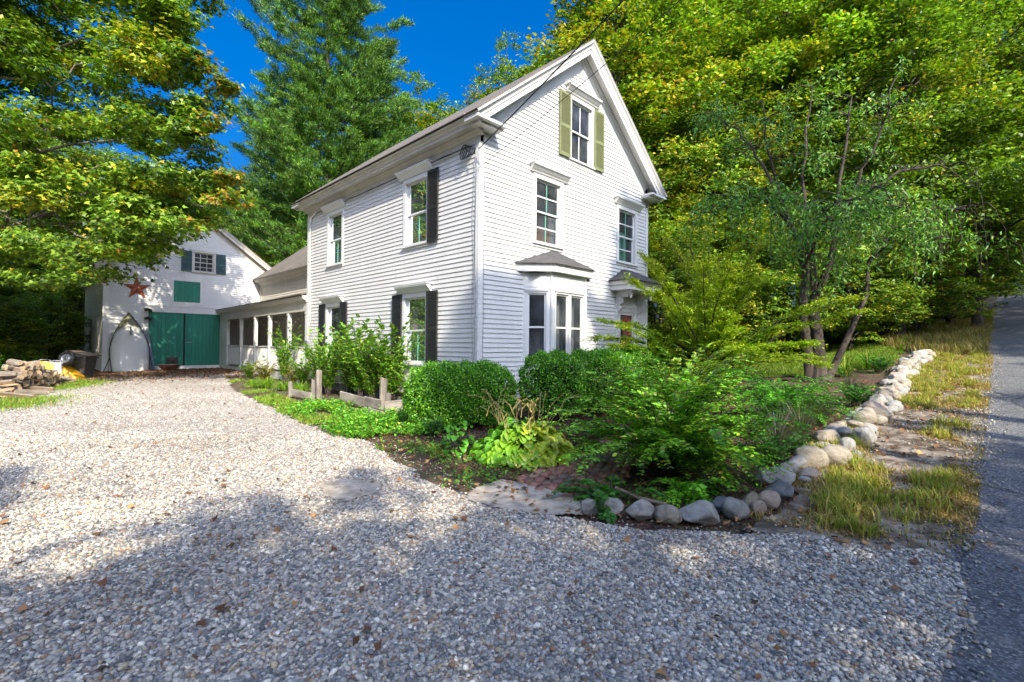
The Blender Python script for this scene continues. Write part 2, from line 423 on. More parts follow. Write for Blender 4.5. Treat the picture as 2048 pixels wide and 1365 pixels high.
SAND3 = [on_ground(*p) for p in ((1520, 1035), (1600, 1030), (1700, 1062), (1790, 1085), (1700, 1095), (1590, 1080), (1500, 1062))]
SAND3 = [tuple(float(q) for q in tw(p[0], p[1])) for p in SAND3]
grid_sheet('sand_strip', M['verge'], .004, np.arange(3, 6.5, .03), np.arange(0.2, 2.4, .03), lambda t, w_: in_poly(t + .05 * noise2(t, w_, 6, 3), w_ + .05 * noise2(t, w_, 6, 4), SAND3))
# brick path, bricks laid as real low blocks in one surface
def brick_path():
    m, nt, b = new_mat('old_bricks')
    a = nt.nodes.new('ShaderNodeAttribute'); a.attribute_name = 'Col'
    n = tex(nt, 'Noise', 5, coords(nt, 'Object'), Detail=8)
    c = mixc(nt, ramp(nt, n.outputs[0], [(.48, (0, 0, 0)), (.62, (.85, .85, .85))]), a.outputs[0], (.27, .20, .15))
    nt.links.new(c, b.inputs['Base Color']); b.inputs['Roughness'].default_value = .95
    pts = [on_ground(*p) for p in ((1022, 962), (1120, 930), (1170, 905), (1262, 838), (1380, 838), (1300, 905), (1245, 960), (1165, 1002), (1110, 985))]
    P = [tuple(float(q) for q in tw(p[0], p[1])) for p in pts]
    V = []; F = []; C = []; r_ = np.random.default_rng(4)
    th = math.radians(24); c_, s_ = math.cos(th), math.sin(th)
    for i in range(-60, 60):
        for j in range(-120, 120):
            u = i * .205 + (j % 2) * .1; v_ = j * .105
            t = 4.6 + u * c_ - v_ * s_; w_ = 4.2 + u * s_ + v_ * c_
            if not in_poly(np.array([t]), np.array([w_]), P)[0] or r_.random() < .03: continue
            jz = r_.uniform(-.004, .006); tl = r_.uniform(-.02, .02, 2); n0 = len(V); col = np.array([.30, .12, .085]) * r_.uniform(.65, 1.25) + r_.uniform(0, .04)
            for zt in (-.03, .018):
                for du, dv in ((-.096, -.046), (.096, -.046), (.096, .046), (-.096, .046)):
                    k = .97 if zt > 0 else 1
                    tt = t + (du * c_ - dv * s_) * k; ww = w_ + (du * s_ + dv * c_) * k; x, y = xy(tt, ww)
                    V.append((x, y, float(gz(x, y)) + zt + jz + du * tl[0] + dv * tl[1])); C.append(col)
            F += [(n0 + 4, n0 + 5, n0 + 6, n0 + 7)] + [(n0 + a_, n0 + (a_ + 1) % 4, n0 + 4 + (a_ + 1) % 4, n0 + 4 + a_) for a_ in range(4)]
    me = arrays('brick_path', np.array(V), np.array(F), np.array(C))
    tag(link('brick_path', me, m), kind='structure')
brick_path()
def in_lawn(t, w_): return in_poly(t + .3 * noise2(t, w_, 1.5, 11), w_ + .3 * noise2(t, w_, 1.5, 12), [(14.5, 3.2), (17, 2.2), (24, 2.3), (26, 4), (24, 9), (16.5, 9.5), (14.5, 8)])
grid_sheet('lawn', M['lawn_soil'], -.012, np.arange(13, 28, .2), np.arange(1.8, 11, .2), in_lawn)
# bed of fine dark stone between the rocks and the verge, moss etc. are left to the ground material

# ------------------------------------------------------------------ loose pebbles
def icosa():
    p = (1 + 5 ** .5) / 2
    V = np.array([(-1, p, 0), (1, p, 0), (-1, -p, 0), (1, -p, 0), (0, -1, p), (0, 1, p), (0, -1, -p), (0, 1, -p), (p, 0, -1), (p, 0, 1), (-p, 0, -1), (-p, 0, 1)], float)
    V /= np.linalg.norm(V[0])
    F = np.array([(0, 11, 5), (0, 5, 1), (0, 1, 7), (0, 7, 10), (0, 10, 11), (1, 5, 9), (5, 11, 4), (11, 10, 2), (10, 7, 6), (7, 1, 8),
                  (3, 9, 4), (3, 4, 2), (3, 2, 6), (3, 6, 8), (3, 8, 9), (4, 9, 5), (2, 4, 11), (6, 2, 10), (8, 6, 7), (9, 8, 1)])
    return V, F
def rot_z_batch(V, a):
    c, s = np.cos(a)[:, None], np.sin(a)[:, None]
    return np.stack([V[..., 0] * c - V[..., 1] * s, V[..., 0] * s + V[..., 1] * c, V[..., 2]], -1)
PEB = np.array([1.32, 1.23, 1.06]) * np.array([(.15, .16, .18), (.24, .25, .27), (.34, .34, .345), (.45, .45, .45), (.50, .48, .44), (.44, .37, .28), (.62, .60, .57), (.76, .75, .72), (.27, .18, .13), (.30, .22, .17), (.20, .22, .25), (.40, .40, .41)])
def pebbles(name, pts, size, label):
    r_ = np.random.default_rng(21); V0, F0 = icosa(); n = len(pts)
    V = V0[None] * r_.uniform(.78, 1.22, (n, 12, 1))
    s = np.clip(r_.lognormal(0, .28, n), .55, 2.0) * size
    V = V * (s[:, None, None]) * np.stack([r_.uniform(.85, 1.35, n), r_.uniform(.7, 1, n), r_.uniform(.5, .8, n)], -1)[:, None]
    V = rot_z_batch(V, r_.uniform(0, 6.28, n))
    ti = r_.uniform(-.35, .35, n)[:, None]; V[..., 2] = V[..., 2] + V[..., 0] * ti
    z = gz(pts[:, 0], pts[:, 1])
    V += np.stack([pts[:, 0], pts[:, 1], z + s * r_.uniform(.1, .55, n)], -1)[:, None]
    F = F0[None] + (np.arange(n) * 12)[:, None, None]
    pr = np.array([.9, 1.2, 1.4, 1.4, 1.2, .8, .7, .45, .35, .4, .8, 1.2]); pr /= pr.sum()
    c = PEB[r_.choice(12, n, p=pr)] * r_.uniform(.8, 1.15, (n, 1))
    t, w_ = tw(pts[:, 0], pts[:, 1]); dk = .90 + .10 * noise2(t, w_, .9, 31) - .16 * np.exp(-((noise2(t, w_, .45, 77) - .1) / .10) ** 2)
    c = c * dk[:, None]
    me = arrays(name, V.reshape(-1, 3), F.reshape(-1, 3), np.repeat(c, 12, 0), True)
    tag(link(name, me, M['pebble']), label, 'gravel', kind='stuff')
M['pebble'] = attr_mat('pebble', .75, .3, 180, .3)
def scatter(n, x0, x1, y0, y1, r_): return np.stack([r_.uniform(x0, x1, n), r_.uniform(y0, y1, n)], -1)
r_ = np.random.default_rng(5)
def fan(n, d0, d1, pw=1.0):                 # points spread evenly over the ground seen between two depths
    d = np.sqrt(r_.uniform(d0 ** 2, d1 ** 2, n)) if pw == 1 else d0 * (d1 / d0) ** r_.uniform(0, 1, n)
    return np.stack([d * r_.uniform(-1.2, 1.15, n), d], -1)
P = np.concatenate([fan(84000, 1.5, 4.6), fan(56000, 4.6, 8.0), fan(26000, 8.0, 13.0), fan(14000, 13.0, 22.0)])
t, w_ = tw(P[:, 0], P[:, 1]); k = in_drive(t, w_) & ~in_sand(t, w_) & ~(in_poly(t, w_, SAND2) & (r_.random(len(P)) < .8))
sc_ = P[k]
pebbles('loose_gravel', sc_, .0108, 'loose grey white and tan pea gravel over the drive')
# strays over the sand, the verge and the edges
P = np.concatenate([fan(9000, 2, 8), fan(16000, 4, 11)]); t, w_ = tw(P[:, 0], P[:, 1])
k = ((~in_drive(t, w_) & in_drive(t - .35, w_)) | (in_verge(t, w_) & (noise2(t, w_, 2.2, 67) > -.3))) & (w_ > .35) & (r_.random(len(P)) < .5)
q1 = r_.uniform(3.0, 22, 2600); q2 = EDGE - np.abs(r_.normal(0, .16, 2600)) + .08; Pe = np.stack(xy(q1, q2), -1)
P = np.concatenate([P[k], Pe]); k = np.ones(len(P), bool)
pebbles('stray_gravel', P[k], .009, 'stray pebbles scattered on the soil beside the gravel drive')
P = np.concatenate([fan(5200, 2.8, 6.5)]); t, w_ = tw(P[:, 0], P[:, 1]); k = (in_sand(t, w_) | in_poly(t, w_, SAND2) | in_poly(t, w_, SAND3)) & (noise2(t, w_, 3, 66) + r_.normal(0, .5, len(t)) > .35)
pebbles('gravel_on_sand', P[k], .009, 'sparse pebbles lying on the pale sand patches')

# ------------------------------------------------------------------ building helpers
def wall_frame(origin, sdir, odir):
    """matrix of a wall: x runs along the wall, y points outwards, z up"""
    s = Vector((*sdir, 0)).normalized(); o = Vector((*odir, 0)).normalized()
    m_ = Matrix(((s.x, o.x, 0, origin[0]), (s.y, o.y, 0, origin[1]), (0, 0, 1, origin[2] if len(origin) > 2 else 0), (0, 0, 0, 1)))
    return m_
def siding(name, parent, T, span, z0, z1, holes=(), mat=None, expo=.1016, lip=.024):
    mb = MB(T); n = int(math.ceil((z1 - z0) / expo)); rs = random.Random(3)
    for k in range(n):
        a = z0 + k * expo; b_ = min(a + expo, z1)
        (l0, r0), (l1, r1) = span(a), span(b_)
        if r1 - l1 < .01: l1 = r1 = (l1 + r1) / 2
        if r0 - l0 < .02: continue
        segs = [(l0, r0, l1, r1)]
        for (h0, h1, hz0, hz1) in holes:
            if hz0 < (a + b_) / 2 < hz1:
                new = []
                for (p, q, p1, q1) in segs:
                    if h0 > p and h0 < q: new.append((p, h0, p1, h0))
                    if h1 > p and h1 < q: new.append((h1, q, h1, q1))
                    if h1 <= p or h0 >= q: new.append((p, q, p1, q1))
                segs = new
        for (p, q, p1, q1) in segs:
            L = lip + rs.uniform(-.0015, .0015); e = rs.uniform(-.0012, .0012)
            mb.quad((p, L, a + e), (q, L, a - e), (q1, .002, b_), (p1, .002, b_))
            mb.quad((p, .001, a + e), (q, .001, a - e), (q, L, a - e), (p, L, a + e))
    return mb.build(name, mat or M['siding'], parent)

def shutter(parent, T, s0, s1, z0, z1, mat, o=.035):
    mb = MB(T); w_ = .045
    mb.box(s0, s0 + w_, o, o + .035, z0, z1); mb.box(s1 - w_, s1, o, o + .035, z0, z1)
    zm = z0 + (z1 - z0) * .47
    for za, zb in ((z0, z0 + .08), (z1 - .07, z1), (zm - .04, zm + .04)): mb.box(s0 + w_, s1 - w_, o + .002, o + .033, za, zb)
    for (za, zb) in ((z0 + .08, zm - .04), (zm + .04, z1 - .07)):
        n = max(3, int((zb - za) / .034)); st = (zb - za) / n
        for k in range(n):
            a = za + k * st
            mb.add([(s0 + w_, o + .028, a), (s1 - w_, o + .028, a), (s1 - w_, o + .004, a + st * 1.25), (s0 + w_, o + .004, a + st * 1.25),
                    (s0 + w_, o + .033, a + .006), (s1 - w_, o + .033, a + .006), (s1 - w_, o + .009, a + st * 1.25 + .006), (s0 + w_, o + .009, a + st * 1.25 + .006)],
                   [(0, 1, 2, 3), (4, 5, 6, 7), (0, 1, 5, 4), (2, 3, 7, 6)])
    mb.box(s0 + w_, s1 - w_, o - .002, o + .002, z0, z1)
    return mb.build('shutter', mat, parent)

def window(house, T, s0, s1, z0, z1, hood=True, sh=(), shmat=None, munt='v', curtain=None, tw_=.105, shw=.40, mat=None, open_low=False, glassmat=None, hood_ext=.15, brown=False, shz=None, room=.5):
    """sash window with casing; s0..s1, z0..z1 are the outer edges of the casing, head cap above"""
    mat = mat or M['trim']
    mb = MB(T)
    mb.box(s0, s0 + tw_, -.02, .035, z0 + .04, z1); mb.box(s1 - tw_, s1, -.02, .035, z0 + .04, z1)
    mb.box(s0 - .002, s1 + .002, -.02, .040, z1, z1 + .13)
    mb.box(s0 - .015, s1 + .015, -.02, .075, z0, z0 + .045)
    mb.box(s0 + .01, s1 - .01, -.02, .03, z0 - .06, z0 + .001)
    # reveals
    a, b_ = s0 + tw_, s1 - tw_
    mb.box(a - .01, a, -.12, -.021, z0 + .04, z1); mb.box(b_, b_ + .01, -.12, -.021, z0 + .04, z1)
    mb.box(a, b_, -.12, -.021, z1 - .01, z1 + .01); mb.box(a, b_, -.12, -.021, z0 + .02, z0 + .05)
    wdw = mb.build('window', mat, house)
    if hood:
        h = MB(T); e = hood_ext; zt = z1 + .13
        prof = [(.04, -.02), (.06, -.02), (.085, .02), (.10, .03), (.165, .10), (.185, .11), (.185, .135), (.04, .155)]
        h.prism(prof, (s0 - e + .03, 0, zt), (s1 + e - .03, 0, zt), (0, 1, 0), (0, 0, 1))
        h.box(s0 - e, s1 + e, .0, .195, zt + .137, zt + .157)
        h.box(s0 - e + .05, s1 + e - .05, 0, .04, zt - .03, zt + .137)
        h.build('window_hood', mat, wdw)
    zm = (z0 + z1) / 2 + .02; sw = .045
    for nm, za, zb, o in (('upper_sash', zm - .02, z1 - .005, -.045), ('lower_sash', z0 + .045, zm + .02, -.075)):
        sb = MB(T)
        for (p, q) in ((a + .002, a + sw), (b_ - sw, b_ - .002)): sb.box(p, q, o - .015, o + .015, za, zb)
        sb.box(a + sw, b_ - sw, o - .014, o + .014, za, za + (.06 if nm[0] == 'l' else .04)); sb.box(a + sw, b_ - sw, o - .014, o + .014, zb - .04, zb)
        if munt == 'six':
            for f_ in (1 / 3, 2 / 3): x = a + (b_ - a) * f_; sb.box(x - .012, x + .012, o - .010, o + .010, za + .04, zb - .04)
            z_ = (za + zb) / 2; sb.box(a + sw, b_ - sw, o - .0115, o + .0115, z_ - .012, z_ + .012)
        if munt == 'w':
            x = (a + b_) / 2; sb.box(x - .013, x + .013, o - .010, o + .010, za + .04, zb - .04)
        if munt == 'h':
            z_ = (za + zb) / 2; sb.box(a + sw, b_ - sw, o - .0115, o + .0115, z_ - .016, z_ + .016)
        sb.build('sash', mat, wdw)
        if munt in ('v', 'h', 'l'):
            if munt != 'l' or nm[0] == 'l':
                g = MB(T); x = (a + b_) / 2; g.box(x - .010, x + .010, o - .008, o + .006, za + .06, zb - .04); g.build('muntin', M['green_muntin'], wdw)
        gp = MB(T); gp.quad((a + sw - .005, o, za + .03), (b_ - sw + .005, o, za + .03), (b_ - sw + .005, o, zb - .03), (a + sw - .005, o, zb - .03))
        gp.build('pane', M['glass'], wdw)
    # near-black box stands in for the unlit room behind
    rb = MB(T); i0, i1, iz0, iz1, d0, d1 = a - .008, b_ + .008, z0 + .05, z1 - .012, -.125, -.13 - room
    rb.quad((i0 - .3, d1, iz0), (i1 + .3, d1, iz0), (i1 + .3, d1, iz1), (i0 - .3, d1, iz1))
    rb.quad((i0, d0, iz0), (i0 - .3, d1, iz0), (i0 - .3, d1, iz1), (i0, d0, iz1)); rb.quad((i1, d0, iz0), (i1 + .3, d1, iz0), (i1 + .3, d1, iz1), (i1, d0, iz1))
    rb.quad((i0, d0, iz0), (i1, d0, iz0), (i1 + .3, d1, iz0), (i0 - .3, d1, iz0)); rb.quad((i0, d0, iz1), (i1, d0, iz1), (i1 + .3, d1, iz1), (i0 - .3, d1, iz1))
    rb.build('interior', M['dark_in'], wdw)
    if curtain:
        for (f0, f1, cz0, cz1, cm) in curtain:
            c = MB(T); n = 22; x0, x1 = a + (b_ - a) * f0, a + (b_ - a) * f1; za, zb = z0 + .05 + (z1 - z0 - .07) * cz0, z0 + .05 + (z1 - z0 - .07) * cz1
            vs = []; 
            for k in range(n + 1):
                x = x0 + (x1 - x0) * k / n; o = -.19 + .022 * math.sin(k * 1.9) + .01 * math.sin(k * .7)
                vs += [(x, o, za), (x, o, zb)]
            c.add(vs, [(2 * k, 2 * k + 2, 2 * k + 3, 2 * k + 1) for k in range(n)])
            c.build('curtain', M[cm], wdw, smooth=True)
    for side_ in sh:
        a0, a1 = (s0 - shw + .02, s0 + .02) if side_ == '-' else (s1 - .02, s1 + shw - .02)
        zz = shz or (z0 + .02, z1 + .03)
        shutter(wdw, T, a0, a1, zz[0], zz[1], shmat or M['black'], .042)
    return wdw
def corner(parent, x0, x1, y0, y1, z0, z1, mat=None, name='corner_board'):
    return MB().box(x0, x1, y0, y1, z0, z1).build(name, mat or M['trim'], parent)

# ------------------------------------------------------------------ main house
gzC = 0.0
house = empty('main_house', (HOUSE_C[0], HOUSE_C[1], 0), TH)
tag(house, 'two-storey white clapboard farmhouse with steep gable, bay window and red front door', 'house')
W_, L_ = 6.75, 8.62                         # width along the gable, length along the driveway
EV = .42; ZE = 6.10; ZR = 9.17; SL = (ZR - ZE) / (W_ / 2 + EV)
TG = wall_frame((0, 0), (1, 0), (0, -1))      # gable wall, s = x
TL = wall_frame((0, 0), (0, 1), (-1, 0))      # driveway wall, s = y
TR = wall_frame((W_, 0), (0, 1), (1, 0)); TB = wall_frame((0, L_), (1, 0), (0, 1))
def roof_u(z): return (z - (ZE - .16)) / SL - EV     # u where underside of roof meets height z
def gspan(z):
    if z < 5.93: return (.10, W_ - .10)
    u = max(.10, roof_u(z) + .18); return (u, W_ - u)
wins_g = [(1.62, 2.70, 3.87, 5.40), (5.07, 6.15, 3.87, 5.40), (2.90, 3.96, 6.16, 7.70)]
wins_l = [(1.72, 2.82, 3.87, 5.44), (6.05, 7.15, 3.87, 5.44), (1.72, 2.82, 1.02, 2.64), (6.10, 7.18, 1.02, 2.64)]
hole = lambda q: (q[0] + .05, q[1] - .05, q[2] + .02, q[3] + .02)
siding('front_wall', house, TG, gspan, .35, 8.55, [hole(q) for q in wins_g] + [(1.38, 3.44, -1, 3.2), (5.12, 6.08, -1, 2.52)])
siding('side_wall', house, TL, lambda z: (.10, L_ - .10), .35, 5.72, [hole(q) for q in wins_l], lip=.019)
siding('far_wall', house, TR, lambda z: (.10, L_ - .10), .35, 5.72)
siding('back_wall', house, TB, gspan, .35, 8.55)
# plain sheathing behind the boards with real openings is the far side of each room, so the shell stays dark inside
sheath = MB()
sheath.quad((.05, L_ - .05, 0), (W_ - .05, L_ - .05, 0), (W_ - .05, L_ - .05, 6), (.05, L_ - .05, 6))
sheath.quad((W_ - .05, .05, 0), (W_ - .05, L_ - .05, 0), (W_ - .05, L_ - .05, 6), (W_ - .05, .05, 6))
sheath.build('inner_wall', M['dark_in'], house)
MB().box(.05, W_ - .05, .06, L_ - .05, -.6, .36).build('foundation', noisy('granite_foundation', (.18, .17, .16), (.33, .32, .30), 5, .9, None, .5), house)
for (x0, x1, y0, y1) in ((-.024, .105, -.028, .10), (W_ - .105, W_ + .024, -.028, .10), (-.024, .105, L_ - .10, L_ + .028), (W_ - .105, W_ + .024, L_ - .10, L_ + .028)):
    corner(house, x0, x1, y0, y1, .33, 5.72)
# frieze boards under the eaves and along the rakes
fz = MB()
fz.box(-.030, .0, -.034, L_ + .03, 5.70, 5.93); fz.box(-.045, -.0, -.05, L_ + .05, 5.915, 5.96)
fz.box(W_, W_ + .03, -.034, L_ + .03, 5.70, 5.93)
fz.prism([(0, .0), (.055, 0), (.075, .03), (.12, .10), (.12, .12), (0, .12)], (0, -.12, 5.83), (0, L_ + .12, 5.83), (-1, 0, 0), (0, 0, 1))
fz.build('frieze', M['old_trim'], house)
rd = Vector((1, 0, SL)).normalized(); rn = Vector((-SL, 0, 1)).normalized()
rl = (W_ / 2 + EV) * math.sqrt(1 + SL * SL)
rk = MB()
def mir(v, s): return Vector((v[0] if s > 0 else W_ - v[0], v[1], v[2]))
for s in (1, -1):
    P0 = Vector((-EV, 0, ZE)); Q0 = Vector((W_ / 2, 0, ZR))
    A = Vector((0, -1, 0)); Bn = Vector((rn.x * s, 0, rn.z))
    # boards on the wall following the rake; ends at the centre line
    for yy, prof in ((0, [(0, -.50), (.022, -.50), (.03, -.48), (.022, -.46), (.026, -.30), (.05, -.28), (.06, -.22), (.10, -.17), (.10, -.14), (0, -.14)]),):
        P = P0 + rd * .55; Q = Q0.copy()
        rk.prism(prof, mir(P, s), mir(Q, s), A, Bn)
rk.build('rake_frieze', M['trim'], house)
# rake cornice (projecting) front and back
for ysign, y0 in ((-1, 0.0), (1, L_)):
    rc = MB()
    for s in (1, -1):
        A = Vector((0, ysign, 0)); Bn = Vector((rn.x * s, 0, rn.z))
        prof = [(-.02, -.13), (.29, -.13), (.29, -.235), (.325, -.235), (.325, -.145), (.345, -.135), (.36, -.09), (.40, -.045), (.425, -.03), (.425, -.004), (-.02, -.004)]
        P = Vector((-EV, y0, ZE)); Q = Vector((W_ / 2, y0, ZR))
        rc.prism(prof, mir(P, s), mir(Q, s), A, Bn)
        # little drip edge, set proud
        rc.prism([(.405, -.003), (.437, -.003), (.437, .010), (.405, .010)], mir(P - rd * .01, s), mir(Q, s), A, Bn)
    rc.build('rake_cornice', M['trim'], house)
# eaves: box cornice with crown, and the short returns on the gable
ec = MB()
prof = [(0, 5.955), (.27, 5.955), (.27, 5.93), (.30, 5.93), (.30, 5.99), (.33, 6.0), (.375, 6.06), (.412, 6.075), (.412, 6.095), (0, 6.10)]
ec.prism(prof, (0, -.30, 0), (0, L_ + .30, 0), (-1, 0, 0), (0, 0, 1))
ec.prism(prof, (W_, -.30, 0), (W_, L_ + .30, 0), (1, 0, 0), (0, 0, 1))
ec.build('eaves_cornice', M['old_trim'], house)
for s in (1, -1):
    for ysign, y0 in ((-1, 0.0), (1, L_)):
        rt = MB()
        x0, x1 = (-.30, .38) if s > 0 else (W_ - .38, W_ + .30)
        ya, yb = sorted((y0, y0 + ysign * .30)); rt.box(x0, x1, ya, yb, 5.95, 6.0)
        xa, xb = (-.41, .40) if s > 0 else (W_ - .40, W_ + .41)
        ya, yb = sorted((y0, y0 + ysign * .415)); rt.box(xa, xb, ya, yb, 5.995, 6.05)
        zt = 6.05; rt.add([(xa, ya, zt), (xb, ya, zt), (xb, yb, zt), (xa, yb, zt)] + [((xa if s > 0 else xb), y0, zt + .12), ((xb if s > 0 else xa) - s * .02, y0, zt + .08)], [(0, 1, 2, 3), (0, 1, 5, 4) if ysign > 0 else (2, 3, 4, 5)])
        rt.build('cornice_return', M['trim'], house)
# roof: two slabs, shingled
rf = MB()
for s in (1, -1):
    Bn = Vector((rn.x * s, 0, rn.z)); ov = .025
    P = Vector((-EV - .015, 0, ZE - .012)); Q = Vector((W_ / 2 + .001, 0, ZR + .001))
    a = mir(P, s); q = mir(Q, s)
    for y0, y1 in ((-.44, L_ + .44),):
        vs = [Vector((v.x, yy, v.z)) + Bn * h for h in (.012, .034) for v, yy in ((a, y0), (q, y0), (q, y1), (a, y1))]
        rf.add(vs, [(0, 1, 2, 3), (4, 5, 6, 7), (0, 1, 5, 4), (1, 2, 6, 5), (2, 3, 7, 6), (3, 0, 4, 7)])
rf.build('roof', M['shingle'], house)
# structural deck keeps daylight out of the attic
dk = MB()
for s in (1, -1):
    a = mir(Vector((-EV + .05, 0, ZE - .06)), s); q = mir(Vector((W_ / 2, 0, ZR - .06)), s)
    dk.quad((a.x, .02, a.z), (q.x, .02, q.z), (q.x, L_ - .02, q.z), (a.x, L_ - .02, a.z))
dk.build('roof_deck', M['dark_in'], house)

# windows of the gable wall
cl = 'curtain'
w1 = window(house, TG, *wins_g[0], munt='h', curtain=[(0.0, .82, -.02, .27, 'brown_panel'), (.78, 1.0, 0, .5, 'white_curtain')])
w1['label'] = 'upstairs front window with brown board behind the open lower sash'
window(house, TG, *wins_g[1], munt='h', curtain=[(0, .35, .0, .95, 'green_curtain'), (.3, .8, .0, .62, 'green_curtain')])
aw = window(house, TG, *wins_g[2], munt='w', sh='-+', shmat=M['olive'], shw=.42, shz=(6.18, 7.76), curtain=[(0, 1, -.02, .10, 'brown_panel')])
# windows of the driveway wall
window(house, TL, *wins_l[0], munt='l', sh='-', shw=.40, curtain=[(.55, 1.0, 0, .52, cl)], shz=(3.86, 5.52))
window(house, TL, *wins_l[1], munt='l', curtain=[(.35, 1.0, 0, .52, cl)])
window(house, TL, *wins_l[2], munt='l', sh='-+', shw=.42, shz=(1.10, 2.74), curtain=[(0, 1, .50, 1.0, 'white_curtain')])
window(house, TL, *wins_l[3], munt='l', sh='-+', shw=.42, shz=(1.10, 2.74), curtain=[(0, 1, .50, 1.0, 'white_curtain')])

# ---- bay window: three-sided, its front carries two sashes
bay = MB()
p = .48
c0 = (1.30, 0.0); c1 = (1.78, -p); c2 = (3.04, -p); c3 = (3.52, 0.0)
facets = [(c0, c1), (c1, c2), (c2, c3)]
bay_o = empty('bay_window', (0, 0, 0)); bay_o.parent = house
wd = .66; ZB0, ZB1 = 1.12, 2.70
def bay_panel(mb, T, ln, ops, z0=.35, z1=3.17):
    ops = sorted(ops); e = [0] + [q for o in ops for q in o] + [ln]
    for k in range(0, len(e), 2): mb.box(e[k], e[k + 1], -.06, 0, z0, z1)
    for (o0, o1) in ops:
        mb.box(o0, o1, -.06, 0, z0, ZB0); mb.box(o0, o1, -.06, 0, ZB1, z1)
        mb.box(o0 - .03, o1 + .03, 0, .022, ZB1, ZB1 + .045); mb.box(o0 - .05, o1 + .05, 0, .05, ZB1 + .045, ZB1 + .075)
        mb.box(o0 - .04, o1 + .04, 0, .045, ZB0 - .05, ZB0)
        mb.box(o0 - .045, o0, 0, .018, ZB0, ZB1); mb.box(o1, o1 + .045, 0, .018, ZB0, ZB1)
        # raised panel over the window
        for (x0, x1, z_0, z_1) in ((o0 - .02, o1 + .02, 3.04, 3.075), (o0 - .02, o1 + .02, 2.83, 2.865)): mb.box(x0, x1, 0, .012, z_0, z_1)
        for (x0, x1) in ((o0 - .02, o0 + .015), (o1 - .015, o1 + .02)): mb.box(x0, x1, 0, .0115, 2.865, 3.04)
    mb.box(.0, ln, 0, .016, ZB1 + .085, ZB1 + .1)
def sash_pair(parent, T, o0, o1):
    f = MB(T); zm = 1.93
    for (p0, p1) in ((o0 + .001, o0 + .04), (o1 - .04, o1 - .001)): f.box(p0, p1, -.05, -.02, ZB0 + .001, ZB1 - .001)
    f.box(o0 + .04, o1 - .04, -.05, -.02, ZB0 + .001, ZB0 + .06); f.box(o0 + .04, o1 - .04, -.05, -.02, ZB1 - .04, ZB1 - .001); f.box(o0 + .04, o1 - .04, -.052, -.015, zm - .02, zm + .02)
    f.build('sash', M['trim'], parent)
    g = MB(T).quad((o0 + .04, -.036, ZB0 + .06), (o1 - .04, -.036, ZB0 + .06), (o1 - .04, -.036, ZB1 - .04), (o0 + .04, -.036, ZB1 - .04)); g.build('pane', M['glass'], parent)
bodies = []
for i, (a, b_) in enumerate(facets):
    d = Vector((b_[0] - a[0], b_[1] - a[1])); ln = d.length; d.normalize(); o = (d.y, -d.x)
    T = wall_frame((a[0], a[1]), d, o); mb = MB(T)
    ops = [(.13, ln - .13)] if i != 1 else [(.13, .585), (.675, 1.13)]
    bay_panel(mb, T, ln, ops); 
    mb.box(-.035, .035, -.05, .014, .35, 3.17) if i else None
    f_ = mb.build('facet', M['trim'], bay_o)
    for (o0, o1) in ops: sash_pair(bay_o, T, o0, o1)
    if i == 1:
        cu = MB(T); cu.quad((.90, -.25, ZB0), (1.12, -.25, ZB0), (1.12, -.25, ZB1), (.90, -.25, ZB1)); cu.quad((.40, -.25, ZB0), (.56, -.25, ZB0), (.56, -.25, ZB1), (.40, -.25, ZB1)); cu.build('curtain', M['white_curtain'], bay_o)  # bay curtains added to lighten the otherwise black panes
def ring(off, z):     # plan outline of the bay pushed out by off
    k = off * .414
    return [(c0[0] - off * 1.414, 0.0, z), (c1[0] - k, -p - off, z), (c2[0] + k, -p - off, z), (c3[0] + off * 1.414, 0.0, z)]
fas = MB()
for off, z0, z1 in ((.14, 3.17, 3.31), (.165, 3.31, 3.335)):
    a, b_ = ring(off, z0), ring(off, z1); n = 4
    fas.add(a + b_, [(k, k + 1, n + k + 1, n + k) for k in range(3)] + [(3, 2, 1, 0), (4, 5, 6, 7)])
fas.build('fascia', M['trim'], bay_o)
br = MB(); a = ring(.20, 3.335); b_ = ring(.20, 3.355); ap = [(2.30, 0, 3.80), (2.52, 0, 3.80)]
br.add(a + b_ + ap + [(2.41, -.03, 3.80)], [(0, 1, 5, 4), (1, 2, 6, 5), (2, 3, 7, 6), (4, 5, 8), (5, 6, 9, 8), (6, 7, 9), (3, 2, 1, 0)])
br.build('bay_roof', M['shingle_x'], bay_o)
rm = MB(); rm.quad((1.45, .5, .4), (3.4, .5, .4), (3.4, .5, 3.1), (1.45, .5, 3.1)); rm.quad((1.45, .5, .4), (1.45, 0, .4), (1.45, 0, 3.1), (1.45, .5, 3.1)); rm.quad((3.4, .5, .4), (3.4, 0, .4), (3.4, 0, 3.1), (3.4, .5, 3.1))
rm.quad((1.3, -.4, 3.15), (3.5, -.4, 3.15), (3.4, .5, 3.15), (1.45, .5, 3.15)); rm.quad((1.45, -.3, .9), (3.4, -.3, .9), (3.4, .5, .9), (1.45, .5, .9))
rm.build('interior', M['dark_in'], bay_o)

